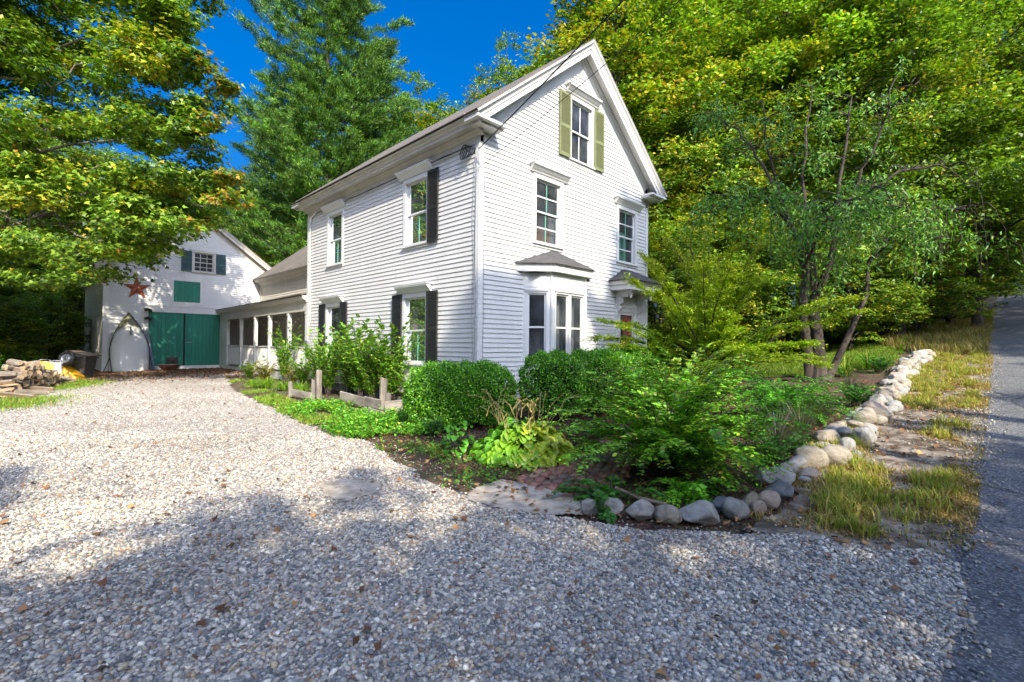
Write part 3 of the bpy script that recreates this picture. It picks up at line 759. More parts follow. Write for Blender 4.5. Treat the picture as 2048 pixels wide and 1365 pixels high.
# ---- front door with hood on scrolled brackets
door = empty('front_door', (0, 0, 0)); door.parent = house
zf = .44
df = MB(TG)
df.box(5.02, 5.24, -.02, .04, zf, 2.62); df.box(6.00, 6.22, -.02, .04, zf, 2.62); df.box(5.24, 6.00, -.02, .04, 2.50, 2.62)
df.box(5.0, 6.24, -.02, .06, 2.62, 2.68); df.build('door_frame', M['trim'], door)
sd_ = MB(TG)
sd_.box(5.245, 5.31, -.03, .012, zf, 2.495); sd_.box(5.93, 5.995, -.03, .012, zf, 2.495); sd_.box(5.31, 5.93, -.03, .012, 2.42, 2.495); sd_.box(5.31, 5.93, -.03, .012, zf, .62); sd_.box(5.31, 5.93, -.028, .016, 1.52, 1.56)
sd_.build('storm_door', M['trim'], door)
MB(TG).quad((5.31, -.012, .62), (5.93, -.012, .62), (5.93, -.012, 2.42), (5.31, -.012, 2.42)).build('pane', M['glass'], door)
rdm = MB(TG); rdm.box(5.54, 5.98, -.08, -.05, zf, 2.46)
for z0, z1 in ((.6, 1.25), (1.35, 2.3)): rdm.box(5.66, 5.92, -.048, -.038, z0, z1)
rdm.build('red_door', M['red_door'], door)
MB(TG).box(5.2, 6.04, -.6, -.56, zf, 2.55).quad((5.24, -.05, zf), (5.24, -.58, zf), (5.24, -.58, 2.55), (5.24, -.05, 2.55)).quad((6.0, -.05, zf), (6.0, -.58, zf), (6.0, -.58, 2.55), (6.0, -.05, 2.55)).quad((5.2, -.05, 2.52), (6.04, -.05, 2.52), (6.04, -.58, 2.52), (5.2, -.58, 2.52)).build('interior', M['dark_in'], door)
MB(TG).box(5.262, 5.285, .014, .05, 1.45, 1.62).build('door_handle', M['cable'], door)
MB(TG).box(5.0, 6.24, .0, .55, .0, .42).box(4.9, 6.34, .55, .85, .0, .22).build('door_step', M['old_trim'], door)
hd = empty('door_hood', (0, 0, 0)); hd.parent = house
h0, h1, hp = 4.80, 6.44, .62
hf = MB(TG); hf.box(h0, h1, .0, hp, 3.06, 3.20)
hf.prism([(0, 3.20), (hp + .0, 3.20), (hp + .03, 3.24), (hp + .06, 3.30), (0, 3.30)], (h0 - .05, 0, 0), (h1 + .05, 0, 0), (0, 1, 0), (0, 0, 1))
hf.build('fascia', M['trim'], hd)
hr = MB(TG); e0, e1, ep = h0 - .12, h1 + .12, hp + .13
hr.add([(e0, 0, 3.305), (e1, 0, 3.305), (e1, ep, 3.305), (e0, ep, 3.305), (e0, 0, 3.325), (e1, 0, 3.325), (e1, ep, 3.325), (e0, ep, 3.325), (5.40, 0, 3.72), (5.84, 0, 3.72), (5.45, .04, 3.72), (5.79, .04, 3.72)],
       [(0, 1, 2, 3), (0, 3, 7, 4), (3, 2, 6, 7), (2, 1, 5, 6), (4, 7, 10, 8), (7, 6, 11, 10), (6, 5, 9, 11), (8, 10, 11, 9)])
hr.build('hood_roof', M['shingle_x'], hd)
brp = [(0, 2.30), (.06, 2.34), (.075, 2.42), (.05, 2.47), (.12, 2.50), (.17, 2.56), (.165, 2.63), (.11, 2.66), (.16, 2.71), (.235, 2.73), (.25, 2.80), (.20, 2.85), (.26, 2.90), (.36, 2.885), (.41, 2.92), (.40, 2.98), (.44, 3.0), (.44, 2.93), (.50, 2.93), (.50, 3.06), (0, 3.06)]
for s_ in (5.06, 6.12):
    k = MB(TG); k.prism(brp, (s_, 0, 0), (s_ + .07, 0, 0), (0, 1, 0), (0, 0, 1))
    k.lathe([(.0, -.10), (.022, -.09), (.035, -.06), (.03, -.035), (.018, -.02), (.03, 0), (.03, .02)], (s_ + .035, .47, 2.93), 12)
    k.build('bracket', M['trim'], hd, bevel=.006)
# house number 9
nm = MB(TG)
cc = (5.10, 2.055); pts = [(cc[0] + .027 * math.cos(q), .046, cc[1] + .027 * math.sin(q)) for q in np.linspace(0, 2 * math.pi, 15)]
nm.tube(pts, .0065, 6); nm.tube([(cc[0] + .027, .046, cc[1]), (cc[0] + .026, .046, cc[1] - .04), (cc[0] + .012, .046, cc[1] - .066), (cc[0] - .012, .046, cc[1] - .074)], .0065, 6)
nm.build('house_number', M['black'], door)
# service cables, coil, conduit and meter
sv = MB()
sv.tube([(-.05, 8.36, 5.55), (-.055, 8.33, 4.2), (-.05, 8.28, 3.0), (-.05, 8.3, 1.6)], .022, 8)
sv.tube([(-.05, 8.36, 5.5), (-.06, 8.25, 5.64), (-.07, 7.9, 5.70)], .024, 8)
sv.build('conduit', M['trim'], house, True)
MB().box(-.16, -.03, 8.2, 8.42, 1.3, 1.62).build('electric_meter', M['grey_metal'], house, bevel=.02)
cb = MB()
cb.tube([(-.07, 7.95 - k * .4, 5.70 + .012 * math.sin(k * 2.3) - .02) for k in range(0, 20)], .010, 6)
cb.tube([(-.075, 7.95 - k * .5, 5.675 + .010 * math.sin(k * 1.7)) for k in range(0, 16)], .007, 5)
for k in range(3):
    q = np.linspace(0, 2 * math.pi, 22)
    cb.tube([(-.07 - .03 * k + .03 * math.sin(a), .28 + .04 * k + (.15 - .02 * k) * math.cos(a), 5.56 + (.12 + .02 * k) * math.sin(a)) for a in q], .011, 6)
cb.tube([(-.10, .38, 5.66), (-.12, .1, 5.44), (-.16, -.02, 5.42), (-.2, -.1, 5.5)], .012, 6)
cb.build('cable_coil', M['cable'], house, True)
dc = MB()
dc.tube([(-.034, .05 + .012 * math.sin(z_ * 2.1), z_) for z_ in np.linspace(.4, 5.4, 26)], .009, 6)
dc.tube([(-.036, .13 + .02 * math.sin(z_ * 3.1 + 1), z_) for z_ in np.linspace(.9, 5.4, 26)], .005, 5)
dc.tube([(.115 + .006 * math.sin(z_ * 4), -.034, z_) for z_ in np.linspace(.4, 5.5, 22)], .007, 5)
dc.build('corner_cable', M['grey_metal'], house, True)

# ------------------------------------------------------------------ ell wing with porch
wing = empty('porch_wing', (HOUSE_C[0], HOUSE_C[1], 0), TH)
tag(wing, 'low white wing with open columned porch between farmhouse and barn', 'house wing')
TE = wall_frame((1.8, 0), (0, 1), (-1, 0))
E0, E1 = L_ + .03, 18.94
siding('wing_wall', wing, TE, lambda z: (E0, E1), .45, 4.42, [(9.15, 9.85, 1.22, 2.4), (11.6, 12.3, .45, 2.5), (9.2, 10.1, 3.55, 4.2)], M['old_siding'])
MB(TE).box(E0, E1, -.02, .03, 4.30, 4.60).box(18.72, 18.93, -.02, .04, .45, 4.3).build('frieze', M['old_trim'], wing)
ecv = MB(); ecv.prism([(0, 4.42), (.05, 4.42), (.09, 4.5), (.20, 4.55), (.26, 4.55), (.30, 4.60), (.34, 4.68), (0, 4.72)], (1.8, E0, 0), (1.8, E1, 0), (-1, 0, 0), (0, 0, 1)); ecv.build('eaves_cornice', M['old_trim'], wing)
er = MB(); UR, ZW = 4.35, 7.0; a = (1.40, 4.66)
er.add([(a[0], E0, a[1]), (a[0], E1 + .02, a[1]), (UR, E1 + .02, ZW), (UR, E0, ZW), (a[0], E0, a[1] + .05), (a[0], E1 + .02, a[1] + .05), (UR, E1 + .02, ZW + .05), (UR, E0, ZW + .05)],
       [(0, 1, 2, 3), (4, 5, 6, 7), (0, 1, 5, 4), (1, 2, 6, 5), (3, 0, 4, 7)])
b2 = (2 * UR - a[0], a[1]); er.quad((UR, E0, ZW + .05), (UR, E1, ZW + .05), (b2[0], E1, b2[1]), (b2[0], E0, b2[1]))
er.build('roof', M['shingle'], wing)
MB().quad((1.82, E1 - .01, 0), (2 * UR - 1.8, E1 - .01, 0), (2 * UR - 1.8, E1 - .01, 4.7), (UR, E1 - .01, 6.95), (1.82, E1 - .01, 4.7)).quad((2 * UR - 1.8, E0, 0), (2 * UR - 1.8, E1, 0), (2 * UR - 1.8, E1, 4.7), (2 * UR - 1.8, E0, 4.7)).build('back_wall', M['old_siding'], wing)
sk = Vector((1, 0, (ZW - 4.66) / (UR - 1.4))).normalized(); sn = Vector((-sk.z, 0, sk.x))
s0 = Vector((1.4, 0, 4.71)) + sk * 1.15; skm = MB(); skm.prism([(0, 0), (.7, 0), (.7, .09), (0, .09)], s0 + Vector((0, 9.2, 0)), s0 + Vector((0, 9.9, 0)), sk, sn); skm.build('skylight', noisy('skylight_frame', (.02, .02, .02), (.05, .05, .05), 5, .4), wing)
# wing windows and door
def flat_window(parent, T, s0, s1, z0, z1, mat, nm='window', mun=(0, 1)):
    mb = MB(T); mb.box(s0 - .08, s0, -.02, .035, z0 - .04, z1 + .08); mb.box(s1, s1 + .08, -.02, .035, z0 - .04, z1 + .08); mb.box(s0, s1, -.02, .035, z1, z1 + .08); mb.box(s0 - .1, s1 + .1, -.02, .055, z0 - .08, z0 - .04)
    mb.box(s0, s1, -.02, .03, z0 - .04, z0 + .03)
    for k in range(1, mun[0] + 1): x = s0 + (s1 - s0) * k / (mun[0] + 1); mb.box(x - .012, x + .012, -.035, -.012, z0 + .03, z1)
    for k in range(1, mun[1] + 1): z_ = z0 + (z1 - z0) * k / (mun[1] + 1); mb.box(s0, s1, -.037, -.01, z_ - .014, z_ + .014)
    wd_ = mb.build(nm, mat, parent)
    MB(T).quad((s0, -.03, z0), (s1, -.03, z0), (s1, -.03, z1), (s0, -.03, z1)).build('pane', M['glass'], wd_)
    MB(T).quad((s0 - .05, -.3, z0 - .05), (s1 + .05, -.3, z0 - .05), (s1 + .05, -.3, z1 + .05), (s0 - .05, -.3, z1 + .05)).build('interior', M['dark_in'], wd_)
    return wd_
flat_window(wing, TE, 9.2, 9.8, 1.25, 2.35, M['old_trim'])
flat_window(wing, TE, 9.25, 10.05, 3.6, 4.15, M['old_trim'], mun=(3, 1))
d_ = MB(TE); d_.box(11.55, 12.35, -.03, -.005, .45, 2.5); d_ = d_.build('porch_door', noisy('dark_green_door', (.02, .05, .045), (.03, .07, .06), 5, .4), wing)
MB(TE).box(11.47, 11.55, -.02, .035, .45, 2.58).box(12.35, 12.43, -.02, .035, .45, 2.58).box(11.55, 12.35, -.02, .035, 2.5, 2.58).build('door_frame', M['old_trim'], wing)
# porch
pf = MB(); pf.box(.02, 1.79, E0, 18.9, .36, .46); pf.build('porch_floor', noisy('porch_floor_paint', (.20, .20, .19), (.3, .3, .28), 5, .7), wing)
pr = MB(); pr.add([(-.22, E0, 3.12), (-.22, E1, 3.06), (1.79, E1, 3.58), (1.79, E0, 3.58), (-.22, E0, 3.15), (-.22, E1, 3.09), (1.79, E1, 3.62), (1.79, E0, 3.62)], [(0, 1, 2, 3), (4, 5, 6, 7), (0, 1, 5, 4), (0, 3, 7, 4), (1, 2, 6, 5)])
pr.build('porch_roof', M['shingle'], wing)
pb = MB(); pb.box(.0, .14, E0, E1, 2.60, 2.92); pb.prism([(0, 2.9), (.05, 2.9), (.08, 2.96), (.17, 3.0), (.19, 3.10), (0, 3.12)], (0.02, E0, 0), (0.02, E1, -.05), (-1, 0, 0), (0, 0, 1)); pb.box(.14, 1.79, E0, E1, 2.86, 2.88)
pb.build('porch_beam', M['old_trim'], wing)
for v in (8.76, 10.36, 12.32, 13.98, 15.88, 17.88):
    k = MB(); k.box(.005, .125, v - .06, v + .06, .46, 2.6); k.box(-.01, .14, v - .075, v + .075, 2.50, 2.56); k.build('porch_post', M['trim'], wing)
vs_ = (8.76, 10.36, 12.32, 13.98, 15.88, 17.88, 18.85)
for v0, v1 in zip(vs_[:-1], vs_[1:]):
    k = MB(); k.box(.03, .11, v0 + .06, v1 - .06, 1.36, 1.41); k.box(.04, .10, v0 + .06, v1 - .06, .54, .58)
    n = int((v1 - v0) / .085)
    for i in range(n): y = v0 + .08 + i * (v1 - v0 - .14) / max(1, n - 1); k.box(.05, .09, y - .02, y + .02, .58, 1.36)
    k.build('porch_railing', M['trim'], wing)
MB().box(-.01, .03, E0, 18.9, .0, .45).build('porch_skirt', M['trim'], wing)
MB().box(.0, .12, 17.94, 18.9, .3, 2.6).build('porch_end_panel', M['trim'], wing)
# string of lights hung in loops under the beam
bulb = noisy('clear_bulb', (.5, .45, .35), (.7, .62, .5), 5, .3)
sl = empty('string_lights', (HOUSE_C[0], HOUSE_C[1], 0), TH); tag(sl, 'string of small bulbs looped beneath the porch beam', 'string lights')
wr = MB(); bl = MB(); rr = random.Random(9)
for (a_, b_) in ((8.9, 10.3), (10.4, 12.25), (12.4, 13.9), (14.05, 15.8), (15.95, 17.8)):
    x = a_; pts = []
    while x < b_:
        pts += [(.2, x, 2.6), (.2 + rr.uniform(-.02, .02), x + .14, 2.6 - rr.uniform(.18, .42))]; x += rr.uniform(.24, .34)
    wr.tube(pts, .004, 4)
    for p_ in pts: bl.lathe([(0, -.03), (.018, -.02), (.02, 0), (.01, .02)], (p_[0], p_[1], p_[2] - .03), 6)
wr.build('wire', M['cable'], sl); bl.build('bulbs', bulb, sl, True)

# ------------------------------------------------------------------ barn
BV = 19.0; BW0, BW1 = -4.32, 2.72; BC = (BW0 + BW1) / 2; BL = 9.5; BZ = .18; BR = 7.62; BE = 4.72; BS = (BR - BE) / (BW1 - BC + .35)
barn = empty('barn', (HOUSE_C[0], HOUSE_C[1], 0), TH)
tag(barn, 'white clapboard barn with green sliding doors behind the gravel drive', 'barn')
TBa = wall_frame((0, BV), (1, 0), (0, -1)); TBl = wall_frame((BW0, 0), (0, 1), (-1, 0))
def bspan(z):
    u = (z - (BE - .2)) / BS - .35 + .12
    u = max(.10, u); return (BW0 + u, BW1 - u)
DL, DM, DR, DZ0, DZ1 = -2.80, -1.45, 0.0, .46, 2.86
bw = siding('front_wall', barn, TBa, bspan, .25, 7.3, [(DL - .05, DR + .05, -1, DZ1 + .1), (-1.93, -.80, 3.32, 4.40), (-1.14, -.28, 4.80, 5.80)], M['siding'])
siding('side_wall', barn, TBl, lambda z: (BV + .1, BV + BL), .25, 4.3, [(BV + 1.55, BV + 2.35, 1.0, 2.7), (BV + 5.2, BV + 6.0, 1.0, 2.7)], M['old_siding'])
MB().quad((BW1, BV, 0), (BW1, BV + BL, 0), (BW1, BV + BL, 4.5), (BW1, BV, 4.5)).quad((BW0, BV + BL, 0), (BW1, BV + BL, 0), (BW1, BV + BL, 4.5), (BC, BV + BL, 7.5), (BW0, BV + BL, 4.5)).build('back_wall', M['old_siding'], barn)
MB().quad((BW0 + .06, BV + .3, 0), (BW1, BV + .3, 0), (BW1, BV + .3, 4.5), (BC, BV + .3, 7.4), (BW0 + .06, BV + .3, 4.5)).quad((BW0 + .3, BV + .1, 0), (BW0 + .3, BV + BL, 0), (BW0 + .3, BV + BL, 4.4), (BW0 + .3, BV + .1, 4.4)).build('interior', M['dark_in'], barn)
MB().box(BW0 + .03, BW1, BV + .03, BV + BL, -.3, .27).build('foundation', noisy('barn_stone_foundation', (.2, .18, .15), (.34, .3, .26), 4, .95, None, .5), barn)
cbm = MB(); cbm.box(BW0 - .02, BW0 + .16, BV - .035, BV + .02, .2, 3.88); cbm.box(BW0 - .035, BW0 + .0, BV + .02, BV + .2, .2, 3.88); cbm.box(BW0 - .06, BW0 + .2, BV - .07, BV + .02, 3.88, 3.96); MB().box(.11, .28, BV - .03, BV + .02, .2, 2.62).build('corner_board', M['trim'], barn)
cbm.build('corner_board', M['trim'], barn)
bd = Vector((1, 0, BS)).normalized(); bn = Vector((-BS, 0, 1)).normalized()
def bm(v, s): return Vector((v[0] if s > 0 else 2 * BC - v[0], v[1], v[2]))
rc = MB(); rf = MB(); fr_ = MB()
for s in (1, -1):
    A = Vector((0, -1, 0)); Bn = Vector((bn.x * s, 0, bn.z)); P = Vector((BW0 - .35, BV, BE)); Q = Vector((BC, BV, BR))
    rc.prism([(-.02, -.10), (.22, -.10), (.22, -.2), (.25, -.2), (.25, -.11), (.31, -.03), (.31, -.004), (-.02, -.004)], bm(P, s), bm(Q, s), A, Bn)
    fr_.prism([(0, -.36), (.025, -.36), (.03, -.2), (.06, -.16), (.06, -.11), (0, -.11)], bm(P + bd * .45, s), bm(Q, s), A, Bn)
    a = bm(P - bd * .02, s); q = bm(Q, s)
    vs = [Vector((v.x, yy, v.z)) + Bn * h for h in (.004, .035) for v, yy in ((a, BV - .33), (q, BV - .33), (q, BV + BL + .3), (a, BV + BL + .3))]
    rf.add(vs, [(0, 1, 2, 3), (4, 5, 6, 7), (0, 1, 5, 4), (1, 2, 6, 5), (2, 3, 7, 6), (3, 0, 4, 7)])
rc.prism([(0, 4.44), (.2, 4.48), (.3, 4.58), (.3, 4.66), (0, 4.70)], (BW0, BV - .2, 0), (BW0, BV + BL, 0), (-1, 0, 0), (0, 0, 1))
rc.build('rake_cornice', M['old_trim'], barn); fr_.build('frieze', M['old_trim'], barn); rf.build('roof', M['shingle'], barn)
MB(TBl).box(BV, BV + BL, -.02, .03, 4.28, 4.46).build('frieze', M['old_trim'], barn)
# sliding doors
MB(TBa).box(DL - .16, DL - .003, -.02, .05, .2, 3.12).box(DL - .16, DR + .10, -.02, .055, DZ1 + .003, 3.13).box(DR + .003, DR + .10, -.02, .05, .2, DZ1).box(DL, DR, -.05, .06, .30, DZ0 - .01).box(DL - .19, DR + .13, -.02, .075, 3.13, 3.17).build('door_casing', M['trim'], barn)
for a_, b_, o_ in ((DL + .005, DM - .035, .0), (DM + .035, DR - .005, .0)):
    k = MB(TBa); k.box(a_, b_, o_ - .045, o_, DZ0, DZ1); d_ = k.build('sliding_door', M['green_boards'], barn)
    if a_ > DM: MB(TBa).box(a_ + .01, a_ + .28, .001, .03, 1.52, 1.545).build('handle', M['grey_metal'], d_)
MB(TBa).box(DM - .034, DM + .034, -.16, -.12, DZ0, DZ1).build('door_gap', M['cable'], barn)  # black strip painted in for the shade between the doors
k = MB(TBa); k.box(-1.88, -.85, -.03, .012, 3.38, 4.34); hatch = k.build('hatch_door', M['green_boards'], barn)
MB(TBa).box(-1.99, -1.885, -.02, .035, 3.27, 4.44).box(-.845, -.74, -.02, .035, 3.27, 4.44).box(-1.885, -.845, -.02, .035, 4.345, 4.44).box(-1.885, -.845, -.02, .035, 3.27, 3.375).build('hatch_casing', M['trim'], barn)
bwn = window(barn, TBa, -1.22, -.20, 4.80, 5.74, hood=False, sh='-+', shmat=M['teal'], shw=.42, munt='six', mat=M['old_trim'], room=.15)
for q in (1.6, 5.25): flat_window(barn, TBl, BV + q, BV + q + .7, 1.1, 2.6, M['old_trim'], mun=(1, 2))
for z_ in (2.62, 3.0):
    fl = MB(TBa)
    fl.lathe([(0, -.05), (.05, -.05), (.05, .02), (0, .03)], (DL - .04, .09, z_), 8); fl.tube([(DL - .03, .1, z_ - .03), (DL + .04, .24, z_ - .1)], [.05, .085], 10); fl.tube([(DL - .14, .12, z_ - .02), (DL - .12, .24, z_ - .08)], [.03, .06], 10)
    fl.build('floodlight', M['cable'], barn)
# rusty five-pointed star, folded like pressed tin
st = MB(TBa); c_ = (-3.22, 3.86); R1, R2 = .52, .205; vs = [(c_[0], .12, c_[1])]
for k in range(10):
    R_ = R1 if k % 2 == 0 else R2; q = math.pi / 2 + k * math.pi / 5 + .03; vs.append((c_[0] + R_ * math.cos(q), .03, c_[1] + R_ * math.sin(q)))
star = MB(TBa @ Matrix.Identity(4)); star.add(vs, [(0, k, k % 10 + 1) for k in range(1, 11)] + [tuple(range(10, 0, -1))])
so = empty('wall_star', (HOUSE_C[0], HOUSE_C[1], 0), TH)
bpy.data.objects.remove(so)
so = star.build('wall_star', noisy('rusty_tin', (.20, .045, .02), (.36, .10, .045), 7, .7, None, .3)); so.location = (HOUSE_C[0], HOUSE_C[1], 0); so.rotation_euler = (0, 0, TH)
tag(so, 'rusty red five-pointed tin star on the barn wall', 'star ornament')

# ------------------------------------------------------------------ yard objects
def hw(u, v, z=None):          # house frame -> world
    p = HOUSE_C + RV * u + LV * v
    return Vector((p[0], p[1], float(gz(p[0], p[1])) if z is None else z))
# boat hull leaning on the barn, keel side out
def boat():
    e = empty('rowboat', hw(-3.5, 18.45), TH)
    tag(e, 'white upturned boat hull standing on end against the barn wall, mossy bow up', 'boat')
    H = 2.52; V = []; F = []; ns, nz = 17, 26
    for j in range(nz + 1):
        f = j / nz; z = f * H
        hwid = .66 * (1 - .10 * (1 - min(f / .35, 1)) ** 2) * (1 - max(0, (f - .35) / .65) ** 1.7) ** 1.0 + .004
        dep = .24 * (1 - max(0, (f - .3) / .7) ** 2) ** .6
        for i in range(ns):
            a = -1 + 2 * i / (ns - 1); prof = (1 - abs(a) ** 3.2) ** .9
            V.append((a * hwid, -.06 - dep * prof - .03 * (1 - abs(a)) + (-.30 + f * .72) * 1.0 + .2 * max(0, f - .7), z))
    for j in range(nz):
        for i in range(ns - 1): a = j * ns + i; F.append((a, a + 1, a + ns + 1, a + ns))
    mb = MB(); mb.v = V; mb.f = F
    m, nt, b = new_mat('boat_gelcoat'); v = coords(nt, 'Object'); s = nt.nodes.new('ShaderNodeSeparateXYZ'); nt.links.new(v, s.inputs[0])
    n = tex(nt, 'Noise', 5, v, Detail=8); a = nt.nodes.new('ShaderNodeMath'); a.operation = 'MULTIPLY_ADD'; a.inputs[1].default_value = .5; nt.links.new(n.outputs[0], a.inputs[0]); nt.links.new(s.outputs['Z'], a.inputs[2])
    x2 = nt.nodes.new('ShaderNodeMath'); x2.operation = 'ABSOLUTE'; nt.links.new(s.outputs['X'], x2.inputs[0])
    x3 = nt.nodes.new('ShaderNodeMath'); x3.operation = 'MULTIPLY_ADD'; x3.inputs[1].default_value = .55; nt.links.new(x2.outputs[0], x3.inputs[0]); nt.links.new(a.outputs[0], x3.inputs[2])
    mr = nt.nodes.new('ShaderNodeMapRange'); mr.inputs[1].default_value = 2.12; mr.inputs[2].default_value = 2.3; nt.links.new(x3.outputs[0], mr.inputs[0])
    c = mixc(nt, mr.outputs[0], (.58, .565, .53), (.15, .14, .075))
    nt.links.new(c, b.inputs['Base Color']); b.inputs['Roughness'].default_value = .45
    h = mb.build('hull', m, e, True); so_ = h.modifiers.new('s', 'SOLIDIFY'); so_.thickness = .02
    MB().box(-.012, .012, -.36, -.15, 1.55, 1.9).build('keel_slot', M['cable'], e)
    rl_ = MB()
    for s_ in (-1, 1):
        rl_.tube([V[j * ns + (0 if s_ < 0 else ns - 1)] for j in range(nz + 1)], .022, 6)
    rl_.build('gunwale', M['cable'], e, True)
boat()
tag(MB().tube([(-4.33, 18.75, .2), (-3.62, 18.9, 2.3)], .018, 6).build('leaning_pole', M['bark'], None), 'thin dark pole leaning left of the white boat', 'pole')
o = bpy.data.objects['leaning_pole']; o.location = (HOUSE_C[0], HOUSE_C[1], 0); o.rotation_euler = (0, 0, TH)
for k, (u0, u1, h, lab) in enumerate(((-2.80, -2.98, 2.12, 'leftmost'), (-2.70, -2.90, 2.05, 'second'), (-2.62, -2.86, 2.14, 'third'), (-2.56, -2.82, 1.98, 'rightmost'))):
    p = MB().tube([(u0, 18.70 + .02 * k, .2), (u1, 18.92, h)], .024, 8).build('metal_pipe', M['grey_metal'], None, True)
    p.location = (HOUSE_C[0], HOUSE_C[1], 0); p.rotation_euler = (0, 0, TH)
    tag(p, lab + ' of four grey pipes leaning between the boat and the green door', 'pipe', 'grey pipes leaning on the barn')
# square black panel and rusty pan at the doors
p = MB().box(-2.12, -1.70, 18.88, 18.93, .42, .86).box(-2.13, -1.69, 18.86, 18.89, .40, .44).build('black_panel', M['cable']); p.location = (HOUSE_C[0], HOUSE_C[1], 0); p.rotation_euler = (0, 0, TH)
tag(p, 'square black panel propped against the foot of the green barn door', 'panel')
pe = empty('rusty_planter', hw(-2.12, 18.25), TH); tag(pe, 'shallow rust-brown bowl planter filled with stones before the barn door', 'planter')
MB().lathe([(0, .02), (.20, .02), (.34, .12), (.42, .26), (.45, .27), (.45, .25), (.40, .22), (0, .22)], (0, 0, 0), 24).build('bowl', noisy('rusty_iron', (.16, .055, .03), (.30, .13, .08), 6, .8), pe, True)
mbp = MB(); rr = random.Random(2)
for k in range(30):
    a = rr.uniform(0, 6.28); r2 = .36 * math.sqrt(rr.random()); mbp.lathe([(0, -.03), (.035, -.01), (.03, .02), (0, .035)], (r2 * math.cos(a), r2 * math.sin(a), .25), 6)
mbp.build('stones', M['sand'], pe)
# bin
be = empty('rubbish_bin', on_ground(158, 757), 0.25); tag(be, 'dark grey plastic rubbish bin with a bent lid beside the yellow wheelbarrow', 'bin')
def taper(mb, w0, d0, w1, d1, z0, z1):
    mb.add([(-w0, -d0, z0), (w0, -d0, z0), (w0, d0, z0), (-w0, d0, z0), (-w1, -d1, z1), (w1, -d1, z1), (w1, d1, z1), (-w1, d1, z1)], [(0, 1, 2, 3), (0, 1, 5, 4), (1, 2, 6, 5), (2, 3, 7, 6), (3, 0, 4, 7)])
bm_ = MB(); taper(bm_, .27, .27, .38, .36, 0, .82); bm_.box(-.40, .40, -.38, -.36, .76, .82); bm_.box(-.40, -.38, -.38, .38, .76, .82); bm_.box(.38, .40, -.38, .38, .76, .82)
for x in (-.18, 0, .18): bm_.prism([(-.02, 0), (.02, 0), (.02, .02), (-.02, .02)], (x, -.275, .05), (x * 1.3, -.365, .74), (1, 0, 0), (0, -1, 0))
gp = noisy('dark_grey_plastic', (.045, .042, .04), (.085, .08, .075), 4, .55); bm_.build('body', gp, be, bevel=.01)
MB(Matrix.Rotation(.22, 4, 'Y')).box(-.42, .30, -.36, .36, .86, .90).build('lid', noisy('brown_card', (.18, .12, .08), (.3, .2, .14), 3, .9), be)
MB().tube([(.38, -.1, .7), (.52, -.1, .72), (.52, .12, .72), (.38, .12, .7)], .015, 6).build('handle', gp, be)
# yellow wheelbarrow lying on its nose, wheel in the air
we = empty('wheelbarrow', on_ground(128, 760), 0.15); tag(we, 'tipped yellow wheelbarrow with its wheel in the air next to the woodpile', 'wheelbarrow')
yel = noisy('yellow_enamel', (.62, .30, .01), (.78, .40, .015), 6, .4)
tb = MB(Matrix.Translation((0, .1, .05)) @ Matrix.Rotation(math.radians(38), 4, 'Y'))
tb.add([(-.55, -.32, 0), (.5, -.36, 0), (.5, .36, 0), (-.55, .32, 0), (-.3, -.2, .32), (.32, -.22, .32), (.32, .22, .32), (-.3, .2, .32)], [(4, 5, 6, 7), (0, 1, 5, 4), (1, 2, 6, 5), (2, 3, 7, 6), (3, 0, 4, 7)])
tb_ = tb.build('tub', yel, we, bevel=.03); md = tb_.modifiers.new('s', 'SOLIDIFY'); md.thickness = .01
T = Matrix.Translation((.10, -.05, .72)) @ Matrix.Rotation(math.radians(78), 4, 'X')
ty = MB(T); ty.tube([(.20 * math.cos(q), .20 * math.sin(q), 0) for q in np.linspace(0, 2 * math.pi, 25)], .055, 8, False); ty.build('tyre', M['cable'], we, True)
rm_ = MB(T); rm_.lathe([(0, -.03), (.05, -.03), (.05, -.01), (.14, -.015), (.15, -.03), (.15, .03), (.14, .015), (.05, .01), (.05, .03), (0, .03)], n=20); rm_.build('wheel_rim', M['grey_metal'], we, True)
hm = MB()
for s_ in (-1, 1): hm.tube([(.22, s_ * .2 + .05, .62), (-.2, s_ * .26 + .1, .5), (-.9, s_ * .3 + .1, .05)], .02, 7)
hm.build('handle', noisy('ash_wood', (.3, .2, .1), (.45, .32, .18), 5, .7, (1, 1, 6)), we)
# folded lawn chairs
web = noisy('yellow_webbing', (.62, .40, .04), (.78, .55, .12), 9, .8)
def chair_l(px, py, rz, lab, mat):
    e = empty('folding_lawn_chair', on_ground(px, py), rz); tag(e, lab, 'lawn chair', 'folded lawn chairs')
    f = MB()
    for d_, y in ((0, 0), (.09, .06)):
        for x in (-.26, .26): f.tube([(x, y + .32, .0), (x, y + d_, .5), (x * .95, y - .12 + d_, .98)], .014, 7)
        f.tube([(-.25, y - .12 + d_, .98), (-.2, y - .13 + d_, 1.01), (.2, y - .13 + d_, 1.01), (.25, y - .12 + d_, .98)], .014, 7); f.tube([(-.26, y + .32, .01), (.26, y + .32, .01)], .014, 7)
    f.build('frame', M['grey_metal'], e, True); e.scale = (.5, .7, .70)
    s = MB()
    for k in range(5): x = -.2 + k * .1; s.add([(x - .035, .02, .45), (x + .035, .02, .45), (x + .035, -.10, .95), (x - .035, -.10, .95), (x - .035, .012, .45), (x + .035, .012, .45), (x + .035, -.108, .95), (x - .035, -.108, .95)], [(0, 1, 2, 3), (4, 5, 6, 7)])
    for k in range(5): f_ = k / 5; z0 = .5 + f_ * .42; y0 = .012 - .12 * (z0 - .45) / .5 - .012; s.box(-.25, .25, y0 - .004, y0 + .002, z0, z0 + .055)
    s.build('webbing', mat, e)
chair_l(96, 772, .75, 'folded lawn chair with yellow webbing leaning beside the woodpile', web)
